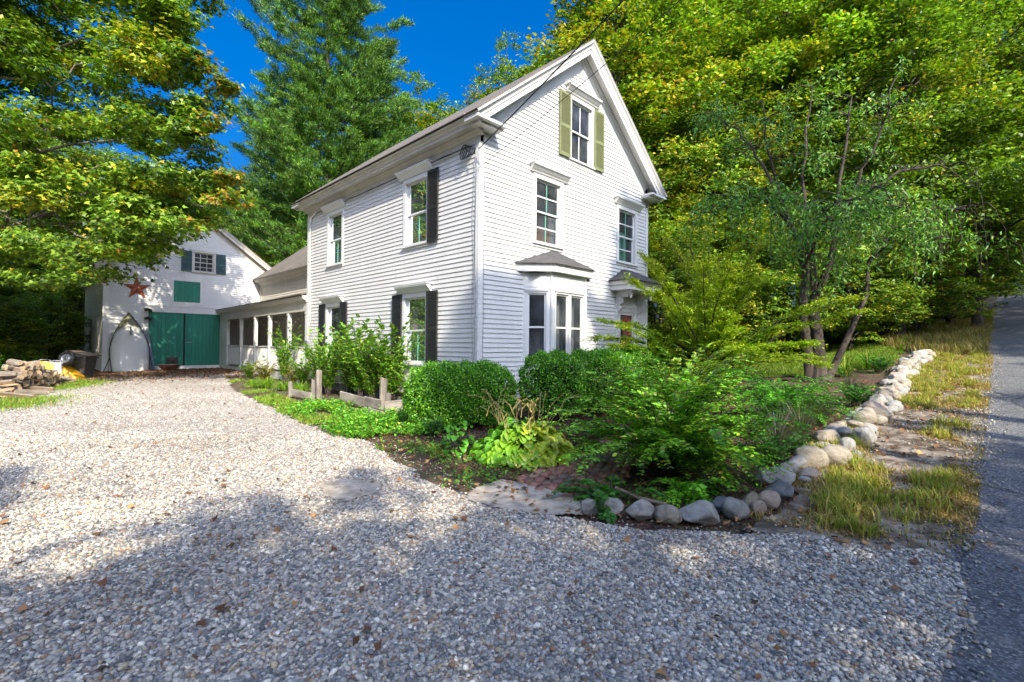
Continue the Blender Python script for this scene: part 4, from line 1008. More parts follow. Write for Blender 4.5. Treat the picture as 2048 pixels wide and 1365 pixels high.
chair_l(112, 768, .5, 'folded lawn chair with white webbing in front of the yellow wheelbarrow', noisy('white_webbing', (.6, .58, .5), (.75, .74, .7), 9, .8))
chair_l(88, 764, 1.0, 'aluminium lawn chair frame standing behind the yellow chair', web)
# firewood
def log_mesh(seed, split):
    r_ = random.Random(seed); n = 10; L = r_.uniform(.38, .5); vs = []; fs = []
    if split:
        prof = [(0, 0)] + [(math.cos(a) * .085, math.sin(a) * .085) for a in np.linspace(0, r_.uniform(1.3, 2.6), 6)]
    else: prof = [(math.cos(a) * .065 * r_.uniform(.9, 1.1), math.sin(a) * .065 * r_.uniform(.9, 1.1)) for a in np.linspace(0, 2 * math.pi, n, endpoint=False)]
    m_ = len(prof)
    for x in np.linspace(-L / 2, L / 2, 5):
        k = r_.uniform(.92, 1.06); vs += [(x, a * k, b_ * k) for a, b_ in prof]
    for i in range(4):
        for j in range(m_): j2 = (j + 1) % m_; fs.append((i * m_ + j, i * m_ + j2, (i + 1) * m_ + j2, (i + 1) * m_ + j))
    ne = len(fs); fs += [tuple(range(m_ - 1, -1, -1)), tuple(range(4 * m_, 5 * m_))]
    me = bpy.data.meshes.new('firewood_log'); me.from_pydata(vs, [], fs)
    me.materials.append(M['log_bark']); me.materials.append(M['log_end'])
    for k in (ne, ne + 1): me.polygons[k].material_index = 1
    if split: 
        for i in range(4): me.polygons[i * m_].material_index = 1; me.polygons[i * m_ + m_ - 1].material_index = 1
    return me
M['log_bark'] = noisy('log_bark', (.11, .085, .06), (.30, .25, .20), 14, .95, (.2, 1, 1), .8, 30)
M['log_end'] = noisy('split_wood', (.34, .22, .12), (.52, .38, .23), 10, .85, (.3, 1, 1), .3, 40)
LOGS = [log_mesh(k, k % 2) for k in range(6)]
base = on_ground(30, 790); rr = random.Random(11); nlog = 0
G1 = on_ground(-20, 800); G2 = on_ground(118, 770)
for layer in range(7):
    for k in range(26 - 3 * layer):
        f = (k + rr.random() * .8 + layer * .9) / 27; c = G1 * (1 - f) + G2 * f
        back = rr.uniform(0, .9 - .1 * layer)
        dx = np.array([-.35, .94]) * back
        o = bpy.data.objects.new('firewood_log', LOGS[rr.randrange(6)]); COL.objects.link(o)
        x, y = c[0] + dx[0], c[1] + dx[1]
        o.location = (x, y, float(gz(x, y)) + .06 + layer * .125 * (1 - .25 * f) + rr.uniform(-.015, .02)); o.rotation_euler = (rr.uniform(0, 6.28), rr.uniform(-.16, .16), rr.choice((0, 0, 1.3)) + rr.uniform(-.45, .45))
        o.scale = (rr.uniform(.9, 1.35), rr.uniform(.75, 1.3), rr.uniform(.75, 1.3))
        tag(o, 'weathered split log in the heaped woodpile at the left edge', 'firewood', 'firewood logs heaped left of the lawn chairs')
for px, py, rz, lab in ((60, 792, 1.2, 'pale freshly cut round log lying in front of the woodpile'), (80, 787, .5, 'split log at the right foot of the woodpile'), (20, 800, .1, 'long bark-covered log on the gravel edge of the woodpile')):
    o = bpy.data.objects.new('firewood_log', LOGS[2 if 'round' in lab else 3]); COL.objects.link(o); o.location = Vector(on_ground(px, py)) + Vector((0, 0, .07)); o.rotation_euler = (.3, .1, rz); o.scale = (1.3 if 'long' not in lab else 2.6, 1.3, 1.3)
    tag(o, lab, 'firewood', 'firewood logs heaped left of the lawn chairs')

# ------------------------------------------------------------------ timber edging fence
M['grey_wood'] = noisy('weathered_grey_timber', (.17, .145, .12), (.40, .35, .29), 5, .9, (1, 1, .18), .7, 40)
M['grey_wood_h'] = noisy('weathered_grey_rail', (.17, .145, .12), (.40, .35, .29), 5, .9, (.25, .25, 1), .7, 40)
fe = empty('timber_fence', (0, 0, 0)); tag(fe, 'low weathered grey timber posts and boards edging the planting by the drive', 'fence')
posts = [((580, 792), .36, .055), ((637, 797), .72, .075), ((625, 800), .5, .05), ((764, 826), .74, .075), ((775, 826), .4, .06)]
for (px, py), h, r2 in posts:
    p = on_ground(px, py); rr_ = random.Random(px); k = MB(Matrix.Translation(p) @ Matrix.Rotation(TH + .2, 4, 'Z') @ Matrix.Rotation(rr_.uniform(-.04, .04), 4, 'X'))
    n = 9; vs = []; fs = []
    for j, z in enumerate(np.linspace(-.1, h, 6)):
        for a in range(n): q = a / n * 6.283; w0 = r2 * (1 + .12 * math.sin(3 * q + px) + rr_.uniform(-.05, .05)); vs.append((w0 * math.cos(q), w0 * math.sin(q), z + (.03 * math.cos(q + px) if j == 5 else 0)))
    for j in range(5):
        for a in range(n): a2 = (a + 1) % n; fs.append((j * n + a, j * n + a2, (j + 1) * n + a2, (j + 1) * n + a))
    fs.append(tuple(range(5 * n, 6 * n))); k.add(vs, fs); k.build('fence_post', M['grey_wood'], fe)
def board(pa, pb, za, zb, h, nm='fence_board'):
    a, b_ = on_ground(*pa), on_ground(*pb); a = Vector(a); b_ = Vector(b_); a.z += za; b_.z += zb
    d = (b_ - a).normalized(); nrm = d.cross(Vector((0, 0, 1))).normalized()
    MB().prism([(-.025, 0), (.025, 0), (.025, h), (-.025, h)], a, b_, nrm, (0, 0, 1)).build(nm, M['grey_wood_h'], fe, bevel=.006)
board((582, 795), (622, 801), .06, .03, .16); board((682, 808), (738, 818), .1, .02, .20); board((730, 820), (765, 829), .09, .09, .20); board((730, 822), (765, 831), -.06, -.06, .14); board((770, 830), (805, 830), .02, .05, .26)

# ------------------------------------------------------------------ stones
def rock_mesh(seed, ang):
    r_ = random.Random(seed); V, F = icosa()
    # two subdivisions
    V = [Vector(v) for v in V]; F = [tuple(f) for f in F]
    for _ in range(3):
        cache = {}; NF = []
        def mid(a, b_):
            k = (min(a, b_), max(a, b_))
            if k not in cache: V.append(((V[a] + V[b_]) / 2).normalized()); cache[k] = len(V) - 1
            return cache[k]
        for a, b_, c in F:
            x, y, z = mid(a, b_), mid(b_, c), mid(c, a); NF += [(a, x, z), (b_, y, x), (c, z, y), (x, y, z)]
        F = NF
    from mathutils import noise as mn
    pl = [(Vector((r_.gauss(0, 1), r_.gauss(0, 1), r_.gauss(0, 1))).normalized(), r_.uniform(.66, .9)) for _ in range(11 if ang else 6)]
    off = Vector((seed * 3.1, 0, 0)); out = []
    for v in V:
        d = 1.0
        for n, h in pl:
            q = v.dot(n)
            if q > 0: d = min(d, h / q) if ang else (d if h / q > 1 else d * .4 + .6 * h / q)
        d = d * (1 + .10 * mn.noise(v * 1.3 + off) + .05 * mn.noise(v * 4 + off) + .015 * mn.noise(v * 11 + off)); out.append(v * d)
    me = bpy.data.meshes.new('stone'); me.from_pydata(out, [], F); me.polygons.foreach_set('use_smooth', np.ones(len(F), bool)); return me
def rock_mat(name, c1, c2, c3):
    m, nt, b = new_mat(name); v = coords(nt, 'Object'); oi = nt.nodes.new('ShaderNodeObjectInfo'); ad = nt.nodes.new('ShaderNodeVectorMath'); ad.operation = 'ADD'
    nt.links.new(v, ad.inputs[0]); nt.links.new(oi.outputs['Location'], ad.inputs[1])
    n = tex(nt, 'Noise', 1.6, ad.outputs[0], Detail=8, Roughness=.7); n2 = tex(nt, 'Noise', 22, ad.outputs[0], Detail=8, Roughness=.8)
    c = ramp(nt, n.outputs[0], [(.3, c1), (.5, c2), (.7, c3)])
    c = mixc(nt, .75, c, ramp(nt, n2.outputs[0], [(.32, (.35, .35, .35)), (.5, (1, 1, 1)), (.68, (1.45, 1.45, 1.4))]), 'MULTIPLY')
    nt.links.new(c, b.inputs['Base Color']); b.inputs['Roughness'].default_value = .85; bump(nt, b, n2.outputs[0], .8, .03); return m
RM = {'grey': rock_mat('grey_granite', (.20, .195, .175), (.42, .40, .36), (.55, .52, .46)), 'tan': rock_mat('tan_granite', (.20, .17, .125), (.42, .36, .28), (.54, .48, .39)),
      'blue': rock_mat('blue_grey_stone', (.12, .135, .15), (.21, .23, .25), (.29, .31, .32)), 'pink': rock_mat('pinkish_granite', (.36, .27, .21), (.50, .40, .32), (.57, .49, .41)), 'pale': rock_mat('pale_stone', (.24, .23, .21), (.42, .41, .38), (.56, .54, .50))}
RMESH = [rock_mesh(k + 1, k % 3 != 1) for k in range(9)]
RM_CACHE = {}
def rock(px, py, wpx, hpx, col, lab, k, rz=0, ry=0, group=None, depth_ratio=.8, lift=0.0, pos=None, size=None):
    """px,py: foot of the stone in the photograph's pixels, wpx,hpx its size there"""
    if pos is None:
        p = on_ground(px, py); sc = p[1] / FPX; sx, sz = wpx * sc / 2, hpx * sc / 2 * 1.02
        p = p + np.array([0, sx * depth_ratio * .6, 0])
    else: p = np.array(pos); sx, sz = size
    key = (k, col)
    if key not in RM_CACHE:
        me = RMESH[k % 9].copy(); me.name = 'border_stone'; me.materials.append(RM[col]); RM_CACHE[key] = me
    o = bpy.data.objects.new('border_stone', RM_CACHE[key]); COL.objects.link(o)
    o.location = (p[0], p[1], float(gz(p[0], p[1])) + sz * .72 + lift - .01); o.rotation_euler = (random.uniform(-.1, .1), ry, rz)
    o.scale = (sx * 1.04, sx * depth_ratio, sz * 1.05)
    tag(o, lab, 'stone', group)
FR = [(1181, 1028, 36, 34, 'grey', 'small rounded grey stone at the left end of the border'), (1205, 1003, 30, 26, 'pale', 'pale stone set back behind the two leftmost border stones'), (1226, 1031, 54, 38, 'grey', 'second front border stone, round-topped and grey'),
      (1283, 1041, 60, 42, 'grey', 'squarish grey-brown stone, third along the gravel'), (1341, 1046, 58, 38, 'tan', 'oval tan stone between the squarish one and the largest boulder'), (1409, 1050, 82, 46, 'grey', 'largest grey boulder at the front of the border'),
      (1445, 1022, 44, 30, 'blue', 'dark blue-grey stone perched behind the largest front boulder'), (1475, 1038, 50, 46, 'grey', 'upright grey stone right of the largest boulder'), (1507, 1020, 36, 42, 'tan', 'slanting brownish stone leaning over the pinkish one'),
      (1521, 1027, 32, 30, 'pink', 'pinkish white stone at the corner of the border'), (1545, 1017, 46, 38, 'pink', 'pale pink-tan blocky stone just right of the corner'), (1562, 975, 74, 44, 'pale', 'broad pale pointed stone above the dark one'),
      (1566, 1002, 60, 44, 'blue', 'large dark blue-grey rounded boulder below the pointed stone'), (1584, 950, 42, 26, 'tan', 'round tan stone beside the egg-shaped grey one'), (1602, 940, 42, 30, 'pale', 'egg-shaped pale grey stone lying on its side'),
      (1624, 958, 42, 24, 'pink', 'low cream stone lying on the verge side'), (1612, 965, 24, 14, 'pale', 'small flat white stone on the verge side'), (1598, 925, 20, 16, 'grey', 'small grey pebble-like stone above the egg-shaped stone'),
      (1632, 935, 62, 46, 'tan', 'large angular grey-brown boulder with a cracked face'), (1681, 932, 62, 44, 'tan', 'large smooth tan boulder next to the cracked one'), (1662, 888, 48, 32, 'tan', 'brown-grey pointed stone on top of the flat slab'),
      (1650, 898, 44, 14, 'grey', 'thin flat slab under the pointed stone'), (1700, 905, 34, 34, 'pale', 'pale tall stone behind the smooth tan boulder'), (1716, 917, 26, 18, 'pale', 'small pale stone at the verge foot of the wall bend')]
for k, (px, py, wp, hp, c, lab) in enumerate(FR): rock(px, py, wp, hp, c, lab, k, rz=random.uniform(-.3, .3), ry=random.uniform(-.12, .12))
# the long low wall of heaped stones running back along the road
path = [on_ground(*p) for p in ((1690, 880), (1722, 850), (1762, 815), (1778, 795), (1792, 770), (1806, 745), (1826, 728), (1848, 712))]
seg = []; rr = random.Random(17); cum = [0]
for a, b_ in zip(path[:-1], path[1:]): cum.append(cum[-1] + np.linalg.norm((b_ - a)[:2]))
s = 0; cols = ['pale', 'grey', 'tan', 'pale', 'pink', 'pale', 'tan']; nst = 0
while s < cum[-1]:
    i = max(0, np.searchsorted(cum, s) - 1); i = min(i, len(path) - 2); f = (s - cum[i]) / (cum[i + 1] - cum[i]); c = path[i] * (1 - f) + path[i + 1] * f
    d = (path[i + 1] - path[i])[:2]; d = d / np.linalg.norm(d); nn = np.array([-d[1], d[0]])
    for row, (off, lift) in enumerate(((-.17, 0), (.10, 0), (-.03, .08))):
        if rr.random() < .08: continue
        sx = rr.uniform(.09, .17) * (1.0 if row < 2 else 1.05); sz = sx * rr.uniform(.5, .75)
        q = c[:2] + nn * (off + rr.uniform(-.05, .05)) + d * rr.uniform(-.08, .08)
        rock(0, 0, 0, 0, rr.choice(cols), 'rounded fieldstone in the heaped stone row beside the road verge', nst, rz=rr.uniform(0, 3.14), ry=rr.uniform(-.2, .2), group='fieldstones of the heaped row', pos=(q[0], q[1], 0), size=(sx, sz), lift=lift, depth_ratio=rr.uniform(.7, .95)); nst += 1
    s += .235
# stick on the soil behind the front stones
p0, p1 = on_ground(1230, 1000), on_ground(1332, 1020); mid_ = (p0 + p1) / 2 + [0, 0, .06]
tag(MB().tube([p0 + [0, 0, .12], mid_, p1 + [0, 0, .05]], [.016, .02, .014], 7).build('fallen_branch', M['grey_bark'], None, True), 'bare grey stick lying behind the front border stones', 'stick')

# ------------------------------------------------------------------ utility pole (out of frame) and the two overhead cables
PB = np.array([*xy(4.2, -7.4), 0]); PB[2] = float(gz(PB[0], PB[1]))
up = empty('utility_pole', PB, 0); tag(up, 'tall wooden utility pole across the road carrying the house cables', 'utility pole')
MB().tube([(0, 0, -.5), (.02, 0, 5), (.04, .02, 10.4)], [.16, .14, .11], 12).build('pole_shaft', M['grey_bark'], up, True); MB().box(-1.1, 1.1, -.06, .06, 9.5, 9.62).build('crossarm', M['grey_wood'], up)
def cable(name, a, b_, sag, r_, lab):
    a, b_ = Vector(a), Vector(b_); pts = []
    for k in range(33):
        f = k / 32; p = a.lerp(b_, f); p.z -= sag * 4 * f * (1 - f); pts.append(p)
    tag(MB().tube(pts, r_, 6).build(name, M['cable'], None, True), lab, 'cable')
A1 = hw(-.12, -.12, 5.50); cable('overhead_cable', A1, (PB[0] - .4, PB[1], PB[2] + 9.35), .25, .013, 'thick twisted overhead cable running from the house corner up past the gable')
A2 = hw(-.04, -.02, 5.15); cable('overhead_cable', A2, (PB[0] + .5, PB[1] + .2, PB[2] + 8.9), .32, .006, 'thinner lower overhead wire running up across the gable peak')
# small yellow plastic drum of a garden light and tiny garden marker by the hedge gap
gm = empty('garden_marker', on_ground(1022, 885), .4); tag(gm, 'small white garden sign low between the two clipped hedges', 'garden sign')
MB().box(-.09, .09, -.006, .006, .22, .34).build('plate', M['trim'], gm); MB().tube([(0, .01, -.05), (0, .01, .26)], .008, 6).build('stake', M['grey_metal'], gm)

# ------------------------------------------------------------------ vegetation
def unit(v): return v / np.maximum(np.linalg.norm(v, axis=-1, keepdims=True), 1e-9)
LEAF_SHAPES = {
    'diamond': (np.array([(0, 0, 0), (.48, .5, .06), (1, 0, 0), (.48, -.5, .06)]), [(0, 1, 2, 3)]),
    'oval': (np.array([(0, 0, 0), (.3, .46, .07), (.7, .36, .03), (1, 0, -.06), (.7, -.36, .03), (.3, -.46, .07)]), [(0, 1, 2, 3), (0, 3, 4, 5)]),
    'maple': (np.array([(0, 0, 0), (.30, .62, .05), (.52, .26, 0), (1, 0, -.08), (.52, -.26, 0), (.30, -.62, .05)]), [(0, 1, 2, 3), (0, 3, 4, 5)]),
    'blade': (np.array([(0, -.5, 0), (0, .5, 0), (.55, .38, .10), (1, 0, 0)]), [(0, 1, 2, 3)]),
}
def leaf_mesh(name, P, ax, nr, L, Wd, col, shape='diamond'):
    S, Fs = LEAF_SHAPES[shape]; n = len(P); k = len(S)
    ax = unit(ax); sd_ = unit(np.cross(nr, ax)); up = np.cross(ax, sd_)
    V = P[:, None] + S[None, :, 0, None] * ax[:, None] * L[:, None, None] + S[None, :, 1, None] * sd_[:, None] * Wd[:, None, None] + S[None, :, 2, None] * up[:, None] * L[:, None, None]
    F = (np.arange(n)[:, None, None] * k + np.array(Fs)[None]).reshape(-1, 4)
    return arrays(name, V.reshape(-1, 3), F, np.repeat(np.clip(col, 0, 1), k, 0))
def pal(r_, n, cols, wts, jit=.25, clump=None):
    wts = np.array(wts, float); wts /= wts.sum(); cols = np.array(cols, float)
    c = cols[r_.choice(len(cols), n, p=wts)]
    return c * np.exp(r_.normal(0, jit, (n, 1)))
GREEN = [(.05, .105, .014), (.10, .185, .019), (.16, .27, .025), (.24, .36, .032)]
YELLOW = [(.42, .37, .03), (.32, .34, .026), (.46, .35, .03), (.23, .30, .024)]
ORANGE = [(.34, .17, .022), (.28, .12, .02)]
def mixpal(r_, n, y=.2, o=.03, cl=None):
    """colours that differ from clump to clump; y = share of yellow"""
    g = pal(r_, n, GREEN, [1, 1.6, 1.6, .9], .2); ye = pal(r_, n, YELLOW, [1, 1.2, .6, 1.4], .2); og = pal(r_, n, ORANGE, [1, .7], .2)
    q = r_.random(n); cl = np.ones(n) if cl is None else cl
    pick = np.where(q < o * cl, 2, np.where(q < (o + y) * cl, 1, 0))
    return np.where((pick == 0)[:, None], g, np.where((pick == 1)[:, None], ye, og))
def mixpal2(r_, n, yp, o):
    g = pal(r_, n, GREEN, [1, 1.6, 1.6, .9], .2); ye = pal(r_, n, YELLOW, [1, 1.2, .6, 1.4], .18); og = pal(r_, n, ORANGE, [1, .7], .2)
    q = r_.random(n); pick = np.where(q < o * (.3 + yp), 2, np.where(q < yp, 1, 0))
    return np.where((pick == 0)[:, None], g, np.where((pick == 1)[:, None], ye, og))
def clump_leaves(r_, C, R, per, flat=.6, sub=9, sprd=.30, L=.13, aspect=.62, y=.2, o=.03, droop=.15, crown_c=None):
    """leaves gathered on sprays inside each clump. C: centres, R: radii"""
    m_ = len(C); sc = unit(r_.normal(0, 1, (m_, sub, 3))) * (r_.uniform(.45, 1, (m_, sub, 1)) ** .6) * R[:, None, None]
    sc[..., 2] *= flat; sc = C[:, None] + sc
    idx = r_.integers(0, sub, (m_, per)); base = sc[np.arange(m_)[:, None], idx]
    off = r_.normal(0, 1, (m_, per, 3)) * np.array([1, 1, .38]) * (sprd * R)[:, None, None]
    P = (base + off).reshape(-1, 3); n = len(P)
    out = unit(P - np.repeat(C, per, 0)); out[:, 2] *= .3
    if crown_c is not None: out = out + .5 * unit(P - crown_c)
    ax = unit(out * .6 + r_.normal(0, .7, (n, 3)) * np.array([1, 1, .4]) - np.array([0, 0, droop]))
    nr = unit(np.array([0, 0, 1.0]) + out * .55 + r_.normal(0, .42, (n, 3)))
    nr = unit(nr - ax * (nr * ax).sum(1, keepdims=True))
    LL = L * r_.uniform(.7, 1.25, n); ycl = np.where(r_.random(m_) < y * 1.1, r_.uniform(.55, .95, m_), r_.uniform(0, .22, m_)) + (y > .5) * .15
    col = mixpal2(r_, n, np.repeat(ycl, per), o) * np.repeat(np.exp(r_.normal(0, .16, m_)), per)[:, None]
    return P, ax, nr, LL, LL * aspect, col
def limb(mb, r_, a, b_, ra, rb, bend=.12, n=6, sides=6, up=.2):
    a, b_ = np.array(a, float), np.array(b_, float); d = b_ - a; ln = np.linalg.norm(d); j = r_.normal(0, bend * ln * .5, (n, 3)); pts = []
    for k in range(n + 1):
        f = k / n; p = a + d * f; p = p + np.array([0, 0, up * ln * math.sin(math.pi * f) * .5])
        if 0 < k < n: p = p + j[k - 1] * .5
        pts.append(p)
    mb.tube(pts, [ra + (rb - ra) * (k / n) ** .8 for k in range(n + 1)], sides); return pts
# ---- deciduous tree prototypes
def tree_proto(seed, H, cr, z0, nclump, per, L, y, o, flat=.6, trunk=.2, lean=0, crad=(.75, 1.3), bark='bark'):
    r_ = np.random.default_rng(seed); cz = (H + z0) / 2; hz = (H - z0) / 2
    u = unit(r_.normal(0, 1, (nclump, 3))); rad = r_.uniform(.25, 1, (nclump, 1)) ** .45
    C = u * rad * np.array([cr, cr, hz]) * r_.uniform(.8, 1.12, (nclump, 1)); C[:, :2] *= (1 - .30 * np.clip(C[:, 2:] / hz, -.3, 1)); C[:, 2] += cz
    R = r_.uniform(*crad, nclump)
    A = clump_leaves(r_, C, R, per, flat, 11, .20, L, .72, y, o, .15, np.array([0, 0, cz]))
    crown = leaf_mesh('crown', *A)
    mb = MB(); tp = []
    for k in range(8): f = k / 7; tp.append((lean * f * f + r_.normal(0, .10) * f, r_.normal(0, .10) * f, -.4 + (H * .9 + .4) * f))
    mb.tube(tp, [trunk * (1 - .86 * (k / 7)) * (1.25 if k == 0 else 1) for k in range(8)], 9)
    for c in C[r_.permutation(nclump)[:60]]:
        zt = max(z0 * .8, min(c[2] - r_.uniform(.6, 2.5), H * .85)); f = (zt + .4) / (H * .9 + .4); i = min(6, int(f * 7)); g = f * 7 - i
        a = np.array(tp[i]) * (1 - g) + np.array(tp[i + 1]) * g
        limb(mb, r_, a, c, trunk * .42 * (1 - .6 * f), .02, .12, 5, 5)
    return crown, mb
def make_tree(name, proto, mat, bark, loc, rz=0, sc=1, label='', cat='tree', group=None):
    crown, tm = proto
    e = empty(name, loc, rz); e.scale = (sc, sc, sc) if not hasattr(sc, '__len__') else sc
    tag(e, label, cat, group)
    if isinstance(tm, MB):
        me = bpy.data.meshes.new('trunk'); me.from_pydata(tm.v, [], tm.f); me.polygons.foreach_set('use_smooth', np.ones(len(me.polygons), bool)); me.materials.append(bark)
    else: me = tm
    if not crown.materials: crown.materials.append(mat)
    link('trunk', me, None, e); link('crown', crown, None, e)
    return me
PR = {}
def reg(k, proto): PR[k] = list(proto)
reg('yellow', tree_proto(101, 18, 4.4, 3.0, 100, 470, .155, .42, .04, crad=(.8, 1.4)))
reg('green', tree_proto(102, 18, 4.6, 3.0, 100, 470, .155, .08, .01, crad=(.8, 1.4)))
reg('mixed', tree_proto(103, 17, 4.4, 2.5, 100, 470, .155, .20, .02, crad=(.8, 1.4)))
reg('dark', tree_proto(104, 15, 4.2, 1.2, 130, 330, .17, .08, .0))
reg('shade', tree_proto(106, 15, 3.6, 1.0, 95, 230, .19, .08, .0, crad=(.6, 1.1)))
reg('small', tree_proto(105, 7.5, 2.8, .8, 90, 300, .12, .2, .02, trunk=.10, crad=(.5, .9)))
def plant_tree(kind, x, y, H, rz, label, name='broadleaf_tree', group=None, wide=1.0, dz=-.1):
    h0 = {'yellow': 18, 'green': 18, 'mixed': 17, 'dark': 15, 'small': 7.5, 'shade': 15}[kind]; s = H / h0; pr = PR[kind]
    pr[1] = make_tree(name, pr, M['leaf'], M['bark'], (x, y, float(gz(x, y)) + dz), rz, (s * wide, s * wide, s), label, 'tree', group)
def forest(px, depth, kind, H, rz, label, name='broadleaf_tree', group=None, wide=1.0):
    x = (px - 1024) / FPX * depth; plant_tree(kind, x, depth, H, rz, label, name, group, wide)
# woods to the right and behind the house
F_ = [
    (1235, 23, 'yellow', 20, 0.3, 'yellow-green maple rising just right of the gable peak'),
    (1340, 21, 'yellow', 14, 1.9, 'golden yellow maple beside the right eaves of the house', 1.0),
    (1330, 27, 'green', 23, 2.2, 'tall green tree behind the golden maple right of the gable'),
    (1430, 21.5, 'mixed', 15, 4.1, 'bushy yellow-green tree behind the feathery garden maple'),
    (1470, 28, 'yellow', 22, 5.0, 'tall yellowish maple in the middle of the woods'),
    (1560, 22, 'mixed', 18, 0.9, 'leafy tree directly behind the weeping cherry'),
    (1600, 30, 'green', 24, 3.3, 'tallest green tree in the woods behind the cherry'),
    (1690, 21, 'green', 17, 1.2, 'green tree between the cherry and the road'),
    (1740, 27, 'mixed', 22, 2.7, 'tall light green tree at the upper right'),
    (1800, 19, 'green', 15, 5.6, 'dense green tree with branches reaching toward the road'),
    (1875, 24, 'green', 20, 4.4, 'tall green tree overhanging the road edge'),
    (1935, 30, 'mixed', 20, 0.2, 'roadside tree far up the hill'),
    (1955, 20.5, 'green', 15, 3.9, 'rightmost large green tree hanging over the road'),
]
for f in F_: forest(f[0], f[1], f[2], f[3], f[4], f[5], wide=1.08)
gb = 'dark trees deep in the woods behind the others'
for k, (px, d, kd, H) in enumerate(((1180, 34, 'green', 22), (1290, 36, 'mixed', 24), (1390, 33, 'dark', 22), (1500, 36, 'green', 25), (1650, 37, 'dark', 25), (1760, 36, 'green', 24), (1850, 34, 'dark', 22), (1420, 45, 'green', 26), (1560, 46, 'mixed', 27), (1700, 47, 'green', 27), (1830, 46, 'green', 26), (1900, 42, 'dark', 22), (1940, 52, 'green', 20), (1965, 62, 'mixed', 17), (1300, 47, 'green', 25))):
    forest(px, d, kd, H, k * 1.7, 'dark tree deep in the woods behind the nearer maples', group=gb, wide=1.2)
# low trees and saplings along the front of the woods
for k, (px, d, kd, H, lab) in enumerate(((1320, 16.5, 'small', 5.2, 'yellow-green sapling right of the front door behind the feathery maple'), (1400, 19, 'small', 6.5, 'pale undergrowth tree behind the feathery maple'), (1480, 18.5, 'small', 5.5, 'small leafy tree left of the cherry trunk'), (1570, 19, 'small', 6, 'sapling seen through the cherry branches'),
        (1700, 18, 'small', 4.4, 'broad low tree right of the cherry trunk'), (1770, 19, 'small', 4.8, 'low leafy tree over the far lawn'), (1835, 19.5, 'small', 5.2, 'low tree behind the far end of the stone row'), (1895, 22, 'small', 6, 'low roadside tree above the grass bank'), (1935, 27, 'small', 6.5, 'low tree hanging over the road bend'), (1958, 34, 'small', 7, 'small tree beside the road near the crest'))):
    forest(px, d, kd, H, k * 2.1, lab, 'young_tree', wide=1.25)
# far side of the crest and the right bank of the road
forest(2085, 66, 'yellow', 9, 1, 'yellowish tree beyond the crest of the road', wide=1.0)
forest(2150, 50, 'green', 14, 2, 'green tree on the right bank of the road crest')
forest(2045, 110, 'mixed', 16, 2, 'pale distant tree seen over the crest of the road')
# behind the barn and left
for k, (px, d, kd, H, lab) in enumerate(((-60, 34, 'dark', 17, 'dark tree at the far left edge behind the woodpile'), (60, 32, 'dark', 15, 'dark tree behind the woodpile'), (140, 36, 'green', 16, 'green tree left of the barn'), (-10, 44, 'green', 18, 'tall green tree far behind the woodpile'),
        (200, 46, 'dark', 17, 'dark tree behind the left half of the barn roof'), (300, 42, 'green', 15, 'green tree behind the barn roof'), (400, 44, 'dark', 15, 'dark tree behind the barn gable peak'), (470, 38, 'mixed', 11, 'yellow-green tree between barn gable and tall pine'), (530, 40, 'green', 14, 'green tree behind the wing roof'),
        (600, 50, 'dark', 17, 'dark tree at the foot of the tall pine'), (700, 44, 'dark', 17, 'dark tree right of the pine trunk behind the house roof'), (845, 40, 'green', 21.5, 'round-topped green tree showing above the middle of the house roof'), (560, 34, 'mixed', 8.5, 'low yellow-green tree just above the wing roof'))):
    forest(px, d, kd, H, k * 1.3, lab, wide=1.15)
forest(1015, 30, 'green', 19.2, .4, 'tree top peeking over the ridge of the house roof', wide=.7)
for k, (px, d, H, lab) in enumerate(((25, 20.5, 3.2, 'leafy bush behind the left end of the woodpile'), (100, 23, 3.6, 'leafy bush behind the lawn chairs'), (150, 29, 5, 'dark bush at the left rear corner of the barn'), (-60, 22, 5, 'dark bush at the far left edge'), (60, 30, 6.5, 'leafy understorey tree between the maple trunk and the barn'))):
    forest(px, d, 'small', H, k, lab, 'understorey_bush', wide=1.3)
# woods across the road, behind the photographer: they throw the shade on the drive
gA = 'trees across the road behind the viewpoint'
SH = [(-14.5, -13, 11.5), (-10.5, -12, 11.6), (-7.6, -12.5, 13.0), (-5.0, -12, 14.8), (-2.4, -12, 14.2), (.6, -12, 12.4), (3.2, -12.4, 11.6), (9.5, -13, 9.0), (14.0, -12.5, 10.5), (18.5, -12, 15.5), (22, -12.5, 17), (26.5, -12, 18), (31, -12, 18), (37, -13, 19), (43, -13, 20), (49, -14, 21), (56, -14, 22), (64, -16, 23)]
for k, (t_, w_, H) in enumerate(((-20, 2, 14), (-22, 8, 15), (-20, 14, 16), (-23, 20, 16), (-17, -4, 14), (-24, 27, 16), (-14, 33, 17), (-19, 37, 18), (-9, 43, 18), (-26, 45, 20), (-13, 52, 20))):
    x, y = xy(t_, w_); plant_tree('dark', x, y, H, k * 1.9, 'dark tree left of the drive outside the view', group='trees left of the drive', wide=1.1)
for k, (t_, w_, H) in enumerate(SH):
    x, y = xy(t_, w_); plant_tree('shade', x, y, H, k * 2.3, 'dark tree across the road behind the viewpoint', group=gA, wide=.9)
for k, (t_, w_, H) in enumerate(((-12, -9.5, 6), (-6, -9, 6), (-1, -9.3, 6.5), (5, -9.5, 6), (10, -9, 6.5), (16, -9, 6), (22, -8.5, 6))):
    x, y = xy(t_, w_); plant_tree('small', x, y, H, k * 1.3, 'roadside bush across the road behind the viewpoint', 'roadside_bush', group='bushes across the road', wide=1.3)

